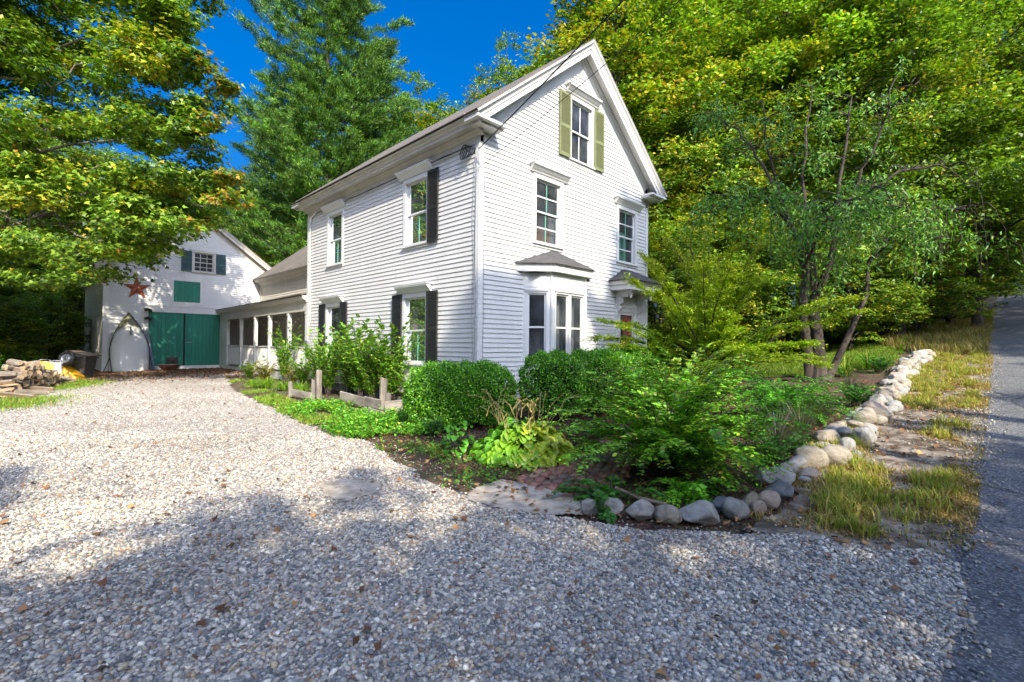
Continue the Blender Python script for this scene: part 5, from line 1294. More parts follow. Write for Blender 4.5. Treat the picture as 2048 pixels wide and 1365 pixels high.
# ---- white pine
def pine(seed, H, z0, rb, per, L=.20):
    r_ = np.random.default_rng(seed); mb = MB(); tp = [(r_.normal(0, .06), r_.normal(0, .06), -.4 + (H + .4) * k / 9) for k in range(10)]
    mb.tube(tp, [.34 * (1 - .93 * k / 9) for k in range(10)], 9); Ps = []; Ds = []
    z = z0
    while z < H - .3:
        f = (z - z0) / (H - z0); reach = rb * (1 - f) ** .48 * (.62 + .38 * math.sin(f * 19) ** 2) + .35
        nb = r_.integers(4, 7); a0 = r_.uniform(0, 6.28)
        for b_ in range(nb):
            a = a0 + b_ * 6.283 / nb + r_.normal(0, .2); ln = reach * r_.uniform(.55, 1.18); el = .10 + .5 * f + r_.normal(0, .08)
            d = np.array([math.cos(a), math.sin(a), el]); base = np.array([0, 0, z]); tip = base + d * ln + np.array([0, 0, .08 * ln])
            pts = limb(mb, r_, base, tip, .05 * (1 - f) + .012, .01, .05, 5, 5, -.10)
            nt_ = max(4, int(ln * 5.5))
            for q in range(nt_):
                g = .25 + .78 * (q + r_.random()) / nt_; p = base + (tip - base) * g; p[2] -= .05 * ln * math.sin(math.pi * min(g, 1)); sdv = np.array([-d[1], d[0], 0]) * r_.choice([-1, 1]) * r_.uniform(.05, .55) * (1.15 - g) * ln * .7
                c = p + sdv + np.array([0, 0, r_.uniform(0, .18)]); Ps.append(c); Ds.append(unit(d + sdv * .8 + np.array([0, 0, .55])))
        z += r_.uniform(.42, .72)
    Ps = np.array(Ps); Ds = np.array(Ds); n = len(Ps) * per
    P = np.repeat(Ps, per, 0) + r_.normal(0, 1, (n, 3)) * np.array([.15, .15, .06]); ax = unit(np.repeat(Ds, per, 0) + r_.normal(0, .55, (n, 3)))
    nr = unit(r_.normal(0, 1, (n, 3)) + [0, 0, .6]); nr = unit(nr - ax * (nr * ax).sum(1, keepdims=True))
    LL = L * r_.uniform(.7, 1.3, n); tn = np.repeat(np.exp(r_.normal(0, .22, len(Ps))), per)[:, None]
    col = pal(r_, n, [(.055, .14, .022), (.11, .24, .028), (.19, .32, .035), (.05, .14, .06)], [1, 1.4, .9, .6], .2) * tn
    dead = (r_.random(n) < .012); col[dead] = (.20, .11, .045)
    return leaf_mesh('crown', P, ax, nr, LL, LL * .13, col, 'diamond'), mb
SPIRE = pine(33, 19.6, 16.0, 1.9, 120, .40)  # unseen spruce: top-only crown shades the gable, lets sun onto the garden
_sm = None
for k, (t_, w_, H) in enumerate(((-.2, -12, 18.1), (-1.1, -12.2, 17.5), (4.3, -12, 18.2), (5.7, -12, 20.6), (-8.6, -12, 15.9))):
    x, y = xy(t_, w_); _sm = make_tree('spruce', (SPIRE[0], _sm or SPIRE[1]), M['needle'], M['bark'], (x, y, float(gz(x, y)) - .1), k * 1.4, H / 19.6, 'tall unseen spruce behind the viewpoint, stem left bare to let sun through', 'tree', 'spruces across the road')
x = (648 - 1024) / FPX * 33
make_tree('white_pine', pine(31, 31, 4.5, 7.2, 60, .27), M['needle'], M['bark'], (x, 33, float(gz(x, 33)) - .2), .4, 1, 'tall feathery white pine standing behind the wing roof')
x = (560 - 1024) / FPX * 38
make_tree('white_pine', pine(32, 22, 3.0, 5.2, 44, .28), M['needle'], M['bark'], (x, 38, float(gz(x, 38)) - .2), .4, 1, 'second narrower pine left behind the tall white pine')

x = (745 - 1024) / FPX * 36
make_tree('white_pine', pine(34, 23, 3.0, 5.0, 44, .28), M['needle'], M['bark'], (x, 36, float(gz(x, 36)) - .2), 1.4, 1, 'shorter broad pine right of the tall white pine above the house roof')
# ---- big maple on the left, its limbs reach over the drive in front of the barn
def big_maple():
    r_ = np.random.default_rng(77)
    base = on_ground(10, 748); base = np.array([-19.6, 17.6, 0]); base[2] = gz(base[0], base[1]) - .1
    poly = [(-420, -420), (360, -420), (425, -60), (445, 60), (465, 110), (480, 180), (470, 230), (505, 250), (520, 300), (470, 330), (505, 372), (500, 405), (470, 430), (415, 455), (385, 505), (345, 545), (285, 560), (230, 545), (150, 575), (80, 580), (20, 560), (-60, 590), (-420, 600)]
    C = []; R = []
    while len(C) < 560:
        px, py = r_.uniform(-420, 530), r_.uniform(-420, 600); rr_ = r_.uniform(.5, 1.0)
        if not in_poly(np.array([px + 30]), np.array([py]), poly)[0] or not in_poly(np.array([px - 10]), np.array([py + 12]), poly)[0]: continue
        if -50 < px < 420 and 170 < py < 330 and r_.random() < .22: continue
        d = r_.uniform(12.5, 19.5) if px < 260 else r_.uniform(12.5, 16.5)
        C.append(at(px, py, d)); R.append(rr_ * (1.0 if px < 300 else .75))
    C = np.array(C); R = np.array(R); per = 430
    P, ax, nr, LL, WW, col = clump_leaves(r_, C, R, per, .30, 12, .26, .135, .9, .13, .012, .25, base + [0, 0, 7])
    # orange tinge toward the outer right limbs
    q = (P[:, 0] > -8.4) & (r_.random(len(P)) < .45); col[q] = pal(r_, int(q.sum()), [(.30, .21, .02), (.34, .16, .02), (.24, .22, .02)], [1, .6, 1], .2)
    e = empty('big_maple', base); tag(e, 'big maple filling the upper left, its limbs reaching in front of the barn', 'tree')
    me = leaf_mesh('crown', P - base, ax, nr, LL, WW, col, 'maple'); link('crown', me, M['leaf'], e)
    mb = MB(); B = base * 0
    tp = [B, (.15, -.1, 1.8), (.1, -.2, 3.6), (.5, -.4, 5.4), (.6, -.9, 7.6), (1.0, -1.1, 10), (1.2, -1.3, 13)]
    mb.tube(tp, [.30, .22, .19, .17, .14, .10, .05], 12)
    tp2 = [(.1, -.2, 3.4), (-.8, -.6, 5.2), (-1.4, -1, 7.6), (-1.6, -1.2, 10.5)]; mb.tube(tp2, [.14, .12, .09, .05], 10)
    tp3 = [(.1, -.2, 3.2), (1.3, -.9, 4.8), (2.2, -1.5, 7.2), (2.6, -1.8, 10)]; mb.tube(tp3, [.14, .11, .08, .05], 10)
    src = [np.array(p, float) for p in tp[2:] + tp2[1:] + tp3[1:]]
    hubs = []
    for (px, py, d) in ((430, 300, 14), (440, 400, 14.5), (330, 430, 14), (250, 480, 14), (350, 200, 14), (380, 60, 14.5), (200, 330, 14), (150, 130, 14), (60, 460, 14), (230, -80, 15), (480, 360, 15)):
        h = at(px, py, d) - base; s = min(src, key=lambda q_: np.linalg.norm((q_ - h) * [1, 1, 1.6]) + (6 if q_[2] > h[2] + .5 else 0)); pts = limb(mb, r_, s, h, .06, .018, .07, 8, 7, .12); hubs += pts[2:]
    for c in C[r_.permutation(len(C))[:170]] - base:
        s = min(hubs + src, key=lambda q_: np.linalg.norm((q_ - c) * [1, 1, 1.4]) + (3 if q_[2] > c[2] + .3 else 0)); limb(mb, r_, s, c, .028, .008, .10, 5, 4, .1)
    mb.build('trunk', M['grey_bark'], e, True)
big_maple()

# ---- generic plants ------------------------------------------------------
def stems_and_leaves(seed, nst, height, spread, twigs, pairs, L, asp, cols, wts, twl=.28, droop=.35, arch=1.0, start=.25, jit=.22, shape='oval', rs=.006, el0=(60, 85)):
    """arching stems with side twigs carrying leaves in opposite pairs"""
    r_ = np.random.default_rng(seed); mb = MB(); P = []; A = []; N = []; LL = []; CC = []
    for s in range(nst):
        a = r_.uniform(0, 6.283); el = math.radians(r_.uniform(*el0)); ln = height * r_.uniform(.6, 1.12); out = np.array([math.cos(a), math.sin(a), 0])
        n = 9; p = np.array([r_.normal(0, .06 * spread), r_.normal(0, .06 * spread), 0]); pts = [p]; ds = []
        for k in range(n):
            e_ = el - arch * (k / n) ** 1.2 * r_.uniform(.8, 1.2); d = out * math.cos(e_) * spread + np.array([0, 0, math.sin(e_)]); d = d + r_.normal(0, .07, 3); d = d / np.linalg.norm(d); ds.append(d)
            p = p + d * ln / n; pts.append(p)
        ds.append(ds[-1]); mb.tube(pts, [rs * (1.3 - k / n) for k in range(n + 1)], 4, False); pts = np.array(pts)
        for q in range(twigs):
            f = start + (1 - start) * (q + r_.random()) / twigs; i = min(n - 1, int(f * n)); b_ = pts[i] * (1 - (f * n - i)) + pts[i + 1] * (f * n - i); d = ds[i]
            sv = np.cross(d, [0, 0, 1]); sv = sv / (np.linalg.norm(sv) + 1e-6) * r_.choice([-1, 1]); td = unit(d * .75 + sv * r_.uniform(.3, 1.0) + out * .25 + np.array([0, 0, r_.uniform(-.15, .35)])) if q < twigs - 1 else d
            tl = twl * r_.uniform(.6, 1.25) * (1.1 - .3 * f); m_ = pairs
            g = np.linspace(.12, 1, m_); line = b_ + td * (g * tl)[:, None] - np.array([0, 0, 1]) * (droop * tl * g ** 2)[:, None]
            if tl > .1: mb.tube([line[0] - td * .12 * tl, line[m_ // 2], line[-1]], rs * .4, 3, False)
            side = np.cross(td, [0, 0, 1]); side = side / (np.linalg.norm(side) + 1e-6); upv = np.cross(side, td)
            upv = unit(upv + r_.normal(0, .25, 3)); cj = math.exp(r_.normal(0, .16))
            for sg in (-1, 1):
                ax = unit(td * .55 + side * sg * .85 - upv * .10 + r_.normal(0, .16, (m_, 3))); P.append(line); A.append(ax); N.append(unit(upv + r_.normal(0, .22, (m_, 3)))); LL.append(L * r_.uniform(.7, 1.2, m_) * (1.1 - .45 * g)); CC.append(pal(r_, m_, cols, wts, jit) * cj)
    P = np.concatenate(P); A = np.concatenate(A); N = np.concatenate(N); LL = np.concatenate(LL); CC = np.concatenate(CC)
    return leaf_mesh('foliage', P, A, N, LL, LL * asp, CC, shape), mb
def shrub(name, loc, proto, label, cat='shrub', mat=None, rz=0, sc=1, group=None, bark=None):
    me, mb = proto; e = empty(name, loc, rz); e.scale = (sc, sc, sc) if not hasattr(sc, '__len__') else sc; tag(e, label, cat, group)
    if isinstance(mb, MB):
        m_ = bpy.data.meshes.new('stems'); m_.from_pydata(mb.v, [], mb.f); m_.materials.append(bark or M['bark'])
    else: m_ = mb
    if not me.materials: me.materials.append(mat or M['leaf'])
    link('stems', m_, None, e); link('foliage', me, None, e); return (me, m_)
BR = [(.10, .27, .016), (.16, .39, .022), (.24, .50, .03), (.07, .18, .016), (.38, .52, .04)]
# large foreground shrub
b0 = on_ground(1345, 958); b0 = b0 + np.array([.02, .20, 0]); b0[2] = float(gz(b0[0], b0[1])) - .02
shrub('arching_shrub', b0, stems_and_leaves(301, 84, 1.50, 1.0, 15, 8, .070, .48, BR + [(.20, .10, .05)], [1, 1.5, 1.1, .9, .35, .22], .34, .30, 1.0, .22, el0=(38, 88)), 'large arching shrub with paired leaves behind the front border stones', rz=.4)
# fresh low shoots at its foot
b1 = on_ground(1360, 985)
shrub('low_shoot', b1, stems_and_leaves(302, 10, .42, 1.0, 5, 8, .068, .50, [(.12, .36, .02), (.18, .44, .03)], [1, 1], .2, .4, 1.0, .1, el0=(25, 60)), 'bright green shoots spilling forward at the foot of the large shrub', 'plant')
b2 = on_ground(1215, 1000)
shrub('low_shoot', b2, stems_and_leaves(303, 10, .40, 1.1, 5, 7, .068, .62, [(.05, .17, .03), (.08, .25, .03)], [1, 1], .16, .4, 1.0, .1, el0=(25, 70)), 'leafy green shoots growing above the two leftmost border stones', 'plant')
b3 = on_ground(1150, 905)
shrub('russet_twig', b3 + [0.1, .1, 0], stems_and_leaves(304, 16, .62, 1.0, 6, 7, .04, .45, [(.16, .11, .04), (.10, .14, .03), (.22, .14, .05)], [1, 1, .5], .2, .5, 1.2, .2), 'thin brownish-green shoots between the hosta and the large shrub', 'plant')
# second shrub, right
b4 = np.array([4.35, 7.75, 0]); b4[2] = gz(b4[0], b4[1])
shrub('fern_leaved_shrub', b4, stems_and_leaves(305, 60, 1.15, 1.05, 13, 9, .045, .34, [(.08, .34, .016), (.13, .46, .022), (.20, .56, .03), (.05, .2, .012)], [1, 1.4, 1, .8], .30, .45, 1.25, .2, el0=(40, 85)), 'bright green fine-leaved shrub in front of the cherry trunk')
b5 = np.array([2.9, 8.2, 0]); b5[2] = gz(b5[0], b5[1])
pr5 = shrub('tall_garden_shrub', b5, stems_and_leaves(306, 46, 1.45, .8, 10, 7, .055, .42, [(.15, .36, .025), (.23, .45, .035), (.36, .44, .06), (.30, .20, .08)], [1, 1.2, .5, .35], .26, .3, .9, .25), 'light green shrub with reddish tips behind the large foreground shrub')
b6 = np.array([4.0, 9.3, 0]); b6[2] = gz(b6[0], b6[1])
shrub('tall_garden_shrub', b6, pr5, 'light green shrub below the feathery garden maple', rz=2, sc=.95)
b7 = np.array([1.95, 7.4, 0]); b7[2] = gz(b7[0], b7[1])
shrub('tall_garden_shrub', b7, pr5, 'brownish-green shrub between the hedge and the large shrub', rz=4, sc=.85)

# ---- clipped box hedges
def box_hedge(seed, lobes, n, label, loc, L=.034):
    """lobes: list of (x,y,z,rx,ry,rz) relative to loc"""
    r_ = np.random.default_rng(seed); P = []; N = []; lob = np.array(lobes, float)
    area = lob[:, 3] * lob[:, 5]; cnt = (n * area / area.sum()).astype(int)
    for lb, c in zip(lob, cnt):
        u = unit(r_.normal(0, 1, (c, 3))); u[:, 2] = np.where(u[:, 2] < -.6, -u[:, 2], u[:, 2])
        sup = (np.abs(u) ** 2.8).sum(1) ** (-1 / 2.8); bump_ = 1 + .045 * np.sin(u[:, 0] * 9 + lb[0] * 5) * np.cos(u[:, 1] * 8 + seed) + .04 * np.sin(u[:, 2] * 13 + u[:, 0] * 11)
        rr_ = sup * bump_ * (1 - np.abs(r_.normal(0, .05, c)) * 1.0 + (r_.random(c) < .10) * r_.uniform(0, .10, c))
        p = u * rr_[:, None] * lb[3:6]; nn = unit(u / lb[3:6]); P.append(p + lb[:3]); N.append(nn)
    P = np.concatenate(P); N = np.concatenate(N)
    keep = np.ones(len(P), bool)
    for lb in lob:
        q = np.abs((P - lb[:3]) / lb[3:6]); keep &= ~(((q ** 2.8).sum(1) ** (1 / 2.8)) < .84)
    keep &= P[:, 2] > .02
    P, N = P[keep], N[keep]; n = len(P)
    ax = unit(N * .7 + r_.normal(0, .6, (n, 3)) + [0, 0, .25]); nr = unit(N + r_.normal(0, .5, (n, 3)) + [0, 0, .2]); nr = unit(nr - ax * (nr * ax).sum(1, keepdims=True))
    LL = L * r_.uniform(.7, 1.3, n)
    col = pal(r_, n, [(.045, .14, .012), (.085, .25, .016), (.14, .37, .022), (.27, .54, .035)], [1, 1.7, 1.3, .45], .2)
    e = empty('box_hedge', loc); tag(e, label, 'hedge')
    link('foliage', leaf_mesh('foliage', P, ax, nr, LL, LL * .62, col, 'oval'), M['leaf_gloss'], e)
    # twiggy inside
    mb = MB()
    for lb in lob:
        for k in range(70):
            u = unit(r_.normal(0, 1, 3)); u[2] = abs(u[2]); tip = lb[:3] + u * lb[3:6] * r_.uniform(.75, .95); mb.tube([(lb[0] + r_.normal(0, .08), lb[1] + r_.normal(0, .08), 0), lb[:3] + u * lb[3:6] * .4, tip], [.014, .008, .003], 4, False)
    for lb in lob: # inner mass of old wood and shaded leaves
        u = unit(r_.normal(0, 1, (900, 3)))
        for k in range(0): pass
    mb.build('stems', M['bark'], e)
    inn = []; 
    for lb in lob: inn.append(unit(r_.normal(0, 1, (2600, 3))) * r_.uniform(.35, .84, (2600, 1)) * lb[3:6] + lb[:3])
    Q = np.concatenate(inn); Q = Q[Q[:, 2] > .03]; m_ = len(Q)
    link('inner_foliage', leaf_mesh('inner_foliage', Q, unit(r_.normal(0, 1, (m_, 3))), unit(r_.normal(0, 1, (m_, 3))), np.full(m_, .07), np.full(m_, .05), pal(r_, m_, [(.02, .06, .01), (.05, .05, .02)], [2, 1], .2), 'oval'), M['leaf'], e)  # inner leaves get a darker palette that paints the hedge's inside shade
box_hedge(41, [(-.42, .05, .55, .62, .62, .60), (.24, .10, .56, .64, .64, .61)], 60000, 'rounded clipped box bush at the near corner of the house', (-.83, 8.75, 0))
hx, hy = 1.32, 9.45
box_hedge(42, [(-.45, -.1, .60, .60, .66, .63), (.45, .45, .62, .75, .75, .65), (1.25, 1.15, .63, .8, .8, .66), (2.0, 1.9, .65, .75, .75, .66)], 95000, 'long clipped box hedge in front of the bay window', (hx - .1, hy - .1, float(gz(hx, hy))))

# ---- hosta with yellowing leaves
def hosta(seed, n, R, label, loc, size=.20, cols=None, group=None):
    r_ = np.random.default_rng(seed); V = []; F = []; C = []; NS, NW = 7, 5
    for k in range(n):
        a = r_.uniform(0, 6.283); rad = R * math.sqrt(r_.random()) * .75; hgt = .03 + .42 * (1 - (rad / (.76 * R)) ** 1.6) * r_.uniform(.55, 1.1); L = size * r_.uniform(.75, 1.25); Wd = L * r_.uniform(.44, .56)
        o = np.array([math.cos(a), math.sin(a), 0]); s = np.array([-o[1], o[0], 0]); el = .55 - 1.0 * (rad / R) + r_.normal(0, .2); c = np.array(cols or [(.11, .29, .02), (.22, .42, .03), (.40, .46, .04)])[min(2, int(3 * (.25 * r_.random() + .75 * (.5 - .5 * math.cos(a - 2.7)) ** 1.2)))] * math.exp(r_.normal(0, .18))
        base = o * rad + np.array([0, 0, hgt]); n0 = len(V); rl_ = r_.normal(0, .3); p = base.copy()
        for i in range(NS):
            f = i / (NS - 1); ww = Wd * (math.sin(math.pi * min(.98, f ** .72 * .97 + .03)) ** .8) + .002; e_ = el - 1.5 * f * f
            if i: p = p + (o * math.cos(e_) + np.array([0, 0, math.sin(e_)])) * L / (NS - 1)
            for j in range(NW):
                g = -1 + 2 * j / (NW - 1); V.append(p + s * ww * g * math.cos(rl_) + np.array([0, 0, abs(g) ** 1.4 * ww * .34 + ww * g * math.sin(rl_) + .004 * math.sin(i * 2.2)]))
                C.append(c * (1.0 if abs(g) < .9 else 1.3) * (.93 + .14 * ((j + i) % 2)))
        for i in range(NS - 1):
            for j in range(NW - 1): q = n0 + i * NW + j; F.append((q, q + 1, q + NW + 1, q + NW))
    e = empty('hosta', loc); tag(e, label, 'plant', group)
    link('foliage', arrays('foliage', np.array(V), np.array(F), np.clip(np.array(C), 0, 1), True), M['leaf_gloss'], e); return e
hl = on_ground(1050, 925); hl = hl + np.array([0, .42, 0])
he = hosta(51, 800, .90, 'broad hosta clump with yellowing leaves beside the brick path', hl, .125)
r_ = np.random.default_rng(8); fs_ = MB()
for k in range(26):
    a = r_.uniform(0, 6.283); p = np.array([math.cos(a) * .35, math.sin(a) * .3, .4]); pts = [p]; d = np.array([math.cos(a) * .35, math.sin(a) * .35, 1.0])
    for q in range(6): d = d + r_.normal(0, .22, 3) + np.array([0, 0, -.10 * q]); p = p + unit(d) * .11; pts.append(p)
    fs_.tube(pts, .0045, 4)
    for q in range(3, 7): fs_.lathe([(0, -.02), (.008, 0), (0, .02)], pts[q], 5)
fs_.build('flower_stalk', noisy('dry_stalk', (.30, .22, .07), (.42, .34, .12), 8, .8), he)
hosta(52, 60, .30, 'small green leafy plant left of the yellowing hosta', on_ground(915, 905), .09, [(.05, .20, .015), (.07, .26, .02), (.10, .32, .02)])

# ---- feathery garden maple
def laceleaf():
    r_ = np.random.default_rng(61); base = np.array([4.15, 10.3, 0]); base[2] = gz(base[0], base[1]) - .05; mb = MB(); P = []; A = []; N = []; CC = []
    H0 = .75; mb.tube([(0, 0, 0), (.02, 0, .35), (0, .02, H0)], [.06, .05, .045], 8)
    tips = []
    for k in range(30):
        a = r_.uniform(0, 6.283); el = r_.uniform(.12, 1.35); ln = r_.uniform(1.7, 2.7) * (1 if el > .3 else .85) * 1.05
        tips.append((a, el, ln))
    tips += [(-.15, .42, 2.9), (.05, .62, 2.6), (.1, .12, 2.3), (3.0, .45, 2.1), (3.2, .2, 2.0), (3.4, .75, 2.4), (1.5, 1.4, 2.9), (-1.2, .3, 1.8), (-1.7, .5, 1.9)]
    for (a, el, ln) in tips:
        p = np.array([0, 0, H0 * r_.uniform(.55, 1)]); out = np.array([math.cos(a), math.sin(a), 0]); pts = [p]; n = 10; ds = []
        for q in range(n):
            e_ = el + .25 - .55 * q / n; d = unit(out * math.cos(e_) + np.array([0, 0, math.sin(e_)]) + r_.normal(0, .07, 3)); ds.append(d); p = p + d * ln / n; pts.append(p)
        mb.tube(pts, [.024 * (1.1 - q / n) + .003 for q in range(n + 1)], 5); pts = np.array(pts)
        for q in range(44):
            f = .22 + .8 * r_.random(); f = min(f, .999); i = int(f * n); b_ = pts[i] * (1 - (f * n - i)) + pts[i + 1] * (f * n - i); d = ds[i]; sd2 = unit(np.cross(d, [0, 0, 1])) * r_.choice([-1, 1])
            td = unit(d * .8 + sd2 * r_.uniform(.1, 1) + np.array([0, 0, r_.uniform(-.1, .35)])); tl = r_.uniform(.18, .42) * (1.15 - .5 * f); m_ = 34
            g = r_.random(m_); ce = b_ + td * (g * tl)[:, None] + r_.normal(0, .035, (m_, 3)) * [1, 1, .5] - np.array([0, 0, .18]) * (g ** 2 * tl)[:, None]
            P.append(ce); A.append(unit(td * .7 + r_.normal(0, .55, (m_, 3)) * [1, 1, .5] - [0, 0, .15])); N.append(unit(np.array([0, 0, 1]) + r_.normal(0, .35, (m_, 3))))
            hi = np.clip((ce[:, 2] - 1.2) / 1.6, 0, 1)[:, None]; cc = pal(r_, m_, [(.18, .31, .014), (.27, .40, .018), (.36, .42, .022)], [1, 1.4, .9], .18); ora = np.array([.34, .25, .03]); cc = cc * (1 - .35 * hi) + ora * .35 * hi * r_.uniform(0, 1.4, (m_, 1)); CC.append(cc)
    P, A, N, CC = map(np.concatenate, (P, A, N, CC)); LL = .062 * r_.uniform(.6, 1.3, len(P))
    make_tree('feathery_maple', (leaf_mesh('crown', P, A, N, LL, LL * .34, CC, 'diamond'), mb), M['leaf'], M['bark'], base, 0, 1.12, 'yellow-green lacy-leaved small maple in front of the right house corner')
laceleaf()

# ---- weeping cherry
def cherry():
    r_ = np.random.default_rng(63); base = np.array([7.45, 11.8, 0]); base[2] = gz(base[0], base[1]) - .1; mb = MB(); P = []; A = []; N = []
    mb.tube([(0, 0, 0), (.03, .05, .6), (-.05, 0, 1.3), (-.1, .1, 1.9)], [.20, .16, .13, .11], 10); mb.tube([(-.12, .1, .0), (-.2, .1, .8), (-.35, .1, 1.8), (-.3, 0, 2.9)], [.14, .12, .10, .08], 8)
    mb.tube([(.18, -.05, .1), (.42, -.1, .7), (.72, -.1, 1.35), (1.05, -.15, 2.2), (1.2, 0, 3.0)], [.09, .08, .065, .05, .03], 8)
    mains = [([-.1, .1, 1.8], [.35, .0, 3.4], [.55, .1, 5.0], [1.0, .3, 7.2], .10), ([-.3, 0, 2.8], [-.75, -.1, 3.8], [-1.1, 0, 5.0], [-1.3, .2, 7.0], .075), ([-.1, .1, 1.9], [.0, .4, 3.6], [-.15, .5, 5.2], [.2, .6, 7.6], .09),
             ([.35, .0, 3.4], [.9, .2, 4.6], [1.5, .1, 6.0], [1.9, 0, 7.6], .06), ([-1.1, 0, 4.8], [-1.5, .1, 5.6], [-2, 0, 6.2], [-2.6, 0, 6.6], .04), ([1.2, 0, 3.0], [1.9, -.1, 3.9], [2.6, -.2, 4.3], [3.3, -.3, 4.2], .04), ([.9, .2, 4.6], [1.9, 0, 5.2], [2.8, -.1, 5.3], [3.6, -.2, 4.8], .045), ([-.7, -.1, 3.8], [-1.5, -.3, 4.4], [-2.1, -.4, 4.4], [-2.7, -.4, 4.0], .04),
             ([0, .4, 3.4], [.2, -.7, 4.2], [.3, -1.5, 4.3], [.4, -2.1, 3.7], .045), ([-.3, 0, 2.8], [-.5, -.9, 3.7], [-.7, -1.6, 3.9], [-.8, -2.1, 3.4], .04), ([1.2, 0, 3], [1.3, -.8, 3.6], [1.5, -1.4, 3.6], [1.7, -1.9, 3.1], .035)]
    nodes = []
    for a, b_, c, d, r0 in mains:
        K = [np.array(q, float) for q in (a, b_, c, d)]; pts = []
        for i in range(3):
            for g in np.linspace(0, 1, 4, endpoint=False): pts.append(K[i] * (1 - g) + K[i + 1] * g + r_.normal(0, .035, 3))
        pts.append(K[3]); mb.tube(pts, [r0 * (1.05 - .9 * k / 12) for k in range(13)], 7); nodes += pts[3:]
    nodes = np.array(nodes)
    for k in range(340):
        s = nodes[r_.integers(len(nodes))]; a = r_.uniform(0, 6.283); o = np.array([math.cos(a), math.sin(a), 0]) * r_.uniform(.35, 1.0); hang = r_.uniform(.3, 1.5) * (1.25 if s[2] < 5 else .6)
        pts = [s]; n = 8
        for q in range(1, n + 1): f = q / n; pts.append(s + o * (1 - (1 - f) ** 2) * 1.0 + np.array([0, 0, .28 * math.sin(f * 2.2) - hang * f * f]) + r_.normal(0, .02, 3))
        pts = np.array(pts); mb.tube(pts, [.010 * (1.1 - q / n) + .002 for q in range(n + 1)], 3, False)
        bare = (s[2] > 4.6 and r_.random() < .5) or (s[0] > 1.8 and r_.random() < .8)
        if bare: continue
        m_ = 46; f = r_.uniform(.25, 1, m_) * n; i = np.minimum(f.astype(int), n - 1); g = (f - i)[:, None]; pp = pts[i] * (1 - g) + pts[i + 1] * g + r_.normal(0, .10, (m_, 3))
        P.append(pp); A.append(unit(r_.normal(0, .7, (m_, 3)) * [1, 1, .4] - [0, 0, .65])); N.append(unit(r_.normal(0, 1, (m_, 3)) * [1, 1, .4] + [0, -.2, .25]))
    P, A, N = map(np.concatenate, (P, A, N)); n = len(P); LL = .115 * r_.uniform(.65, 1.2, n); A_, N_ = A, unit(N - A * (N * A).sum(1, keepdims=True))
    col = pal(r_, n, [(.06, .17, .024), (.10, .24, .03), (.17, .32, .04), (.26, .30, .04)], [1, 1.5, 1, .15], .2)
    make_tree('weeping_cherry', (leaf_mesh('crown', P, A_, N_, LL, LL * .36, col, 'oval'), mb), M['leaf'], M['bark'], base, 0, 1.0, 'weeping cherry with several dark trunks and drooping leafy branches')
cherry()

# ---- plants by the driveway wall of the house
WEED = [(.10, .26, .02), (.16, .36, .025), (.24, .40, .03), (.06, .16, .015), (.36, .38, .04)]
pw = stems_and_leaves(401, 34, 1.25, .55, 12, 6, .055, .62, WEED, [1, 1.5, 1, .7, .35], .20, .35, .7, .15)
def on_tw(t_, w_): x, y = xy(t_, w_); return np.array([x, y, float(gz(x, y))])
C0 = 7.588
lab4 = ['tall leafy plants against the house between the fence posts', 'tall green plant covering the left side of the near ground-floor window', 'leafy climber mass below the gap between the two ground-floor windows', 'leafy shrub under the far ground-floor window', 'green shrub behind the tall fence post', 'leafy plant between fence and far window']
rest = None
for k, (t_, w_, s_) in enumerate(((5.95, 11.3, 1.05), (6.15, 10.3, 1.05), (6.2, 12.4, 1.0), (6.05, 13.9, .95), (5.9, 13.1, .72), (6.0, 10.9, .8))):
    q = shrub('leafy_plant', on_tw(t_, w_), pw, lab4[k], 'plant', rz=k * 1.1, sc=(s_ * 1.25, s_ * 1.25, s_ * 1.5)); pw = q
py_ = stems_and_leaves(402, 24, .85, .8, 8, 6, .05, .5, [(.42, .36, .03), (.50, .26, .02), (.20, .26, .03), (.12, .2, .03)], [1, .55, .8, .7], .18, .3, .9, .15)
q = shrub('yellowing_shrub', on_tw(5.75, 17.6), py_, 'orange-yellow shrub in front of the porch railing', 'shrub')
q = shrub('yellowing_shrub', on_tw(6.1, 16.2), q, 'yellow-green bush between the porch and the timber fence', 'shrub', rz=2, sc=.9)
q2 = shrub('leafy_plant', on_tw(6.1, 16.9), pw, 'tall dark-leaved plant standing before the porch posts', 'plant', rz=.7, sc=(.9, .9, 1.5))
q2 = shrub('leafy_plant', on_tw(5.6, 18.9), q2, 'low green plants at the left end of the porch railing', 'plant', rz=1.9, sc=(.7, .7, .5))
q2 = shrub('leafy_plant', on_tw(6.1, 15.4), q2, 'green plant beside the back corner of the house', 'plant', rz=2.9, sc=(.8, .8, .8))
q2 = shrub('leafy_plant', on_tw(6.15, 9.5), q2, 'green plant under the near ground-floor window sill', 'plant', rz=3.9, sc=(.7, .7, .75))
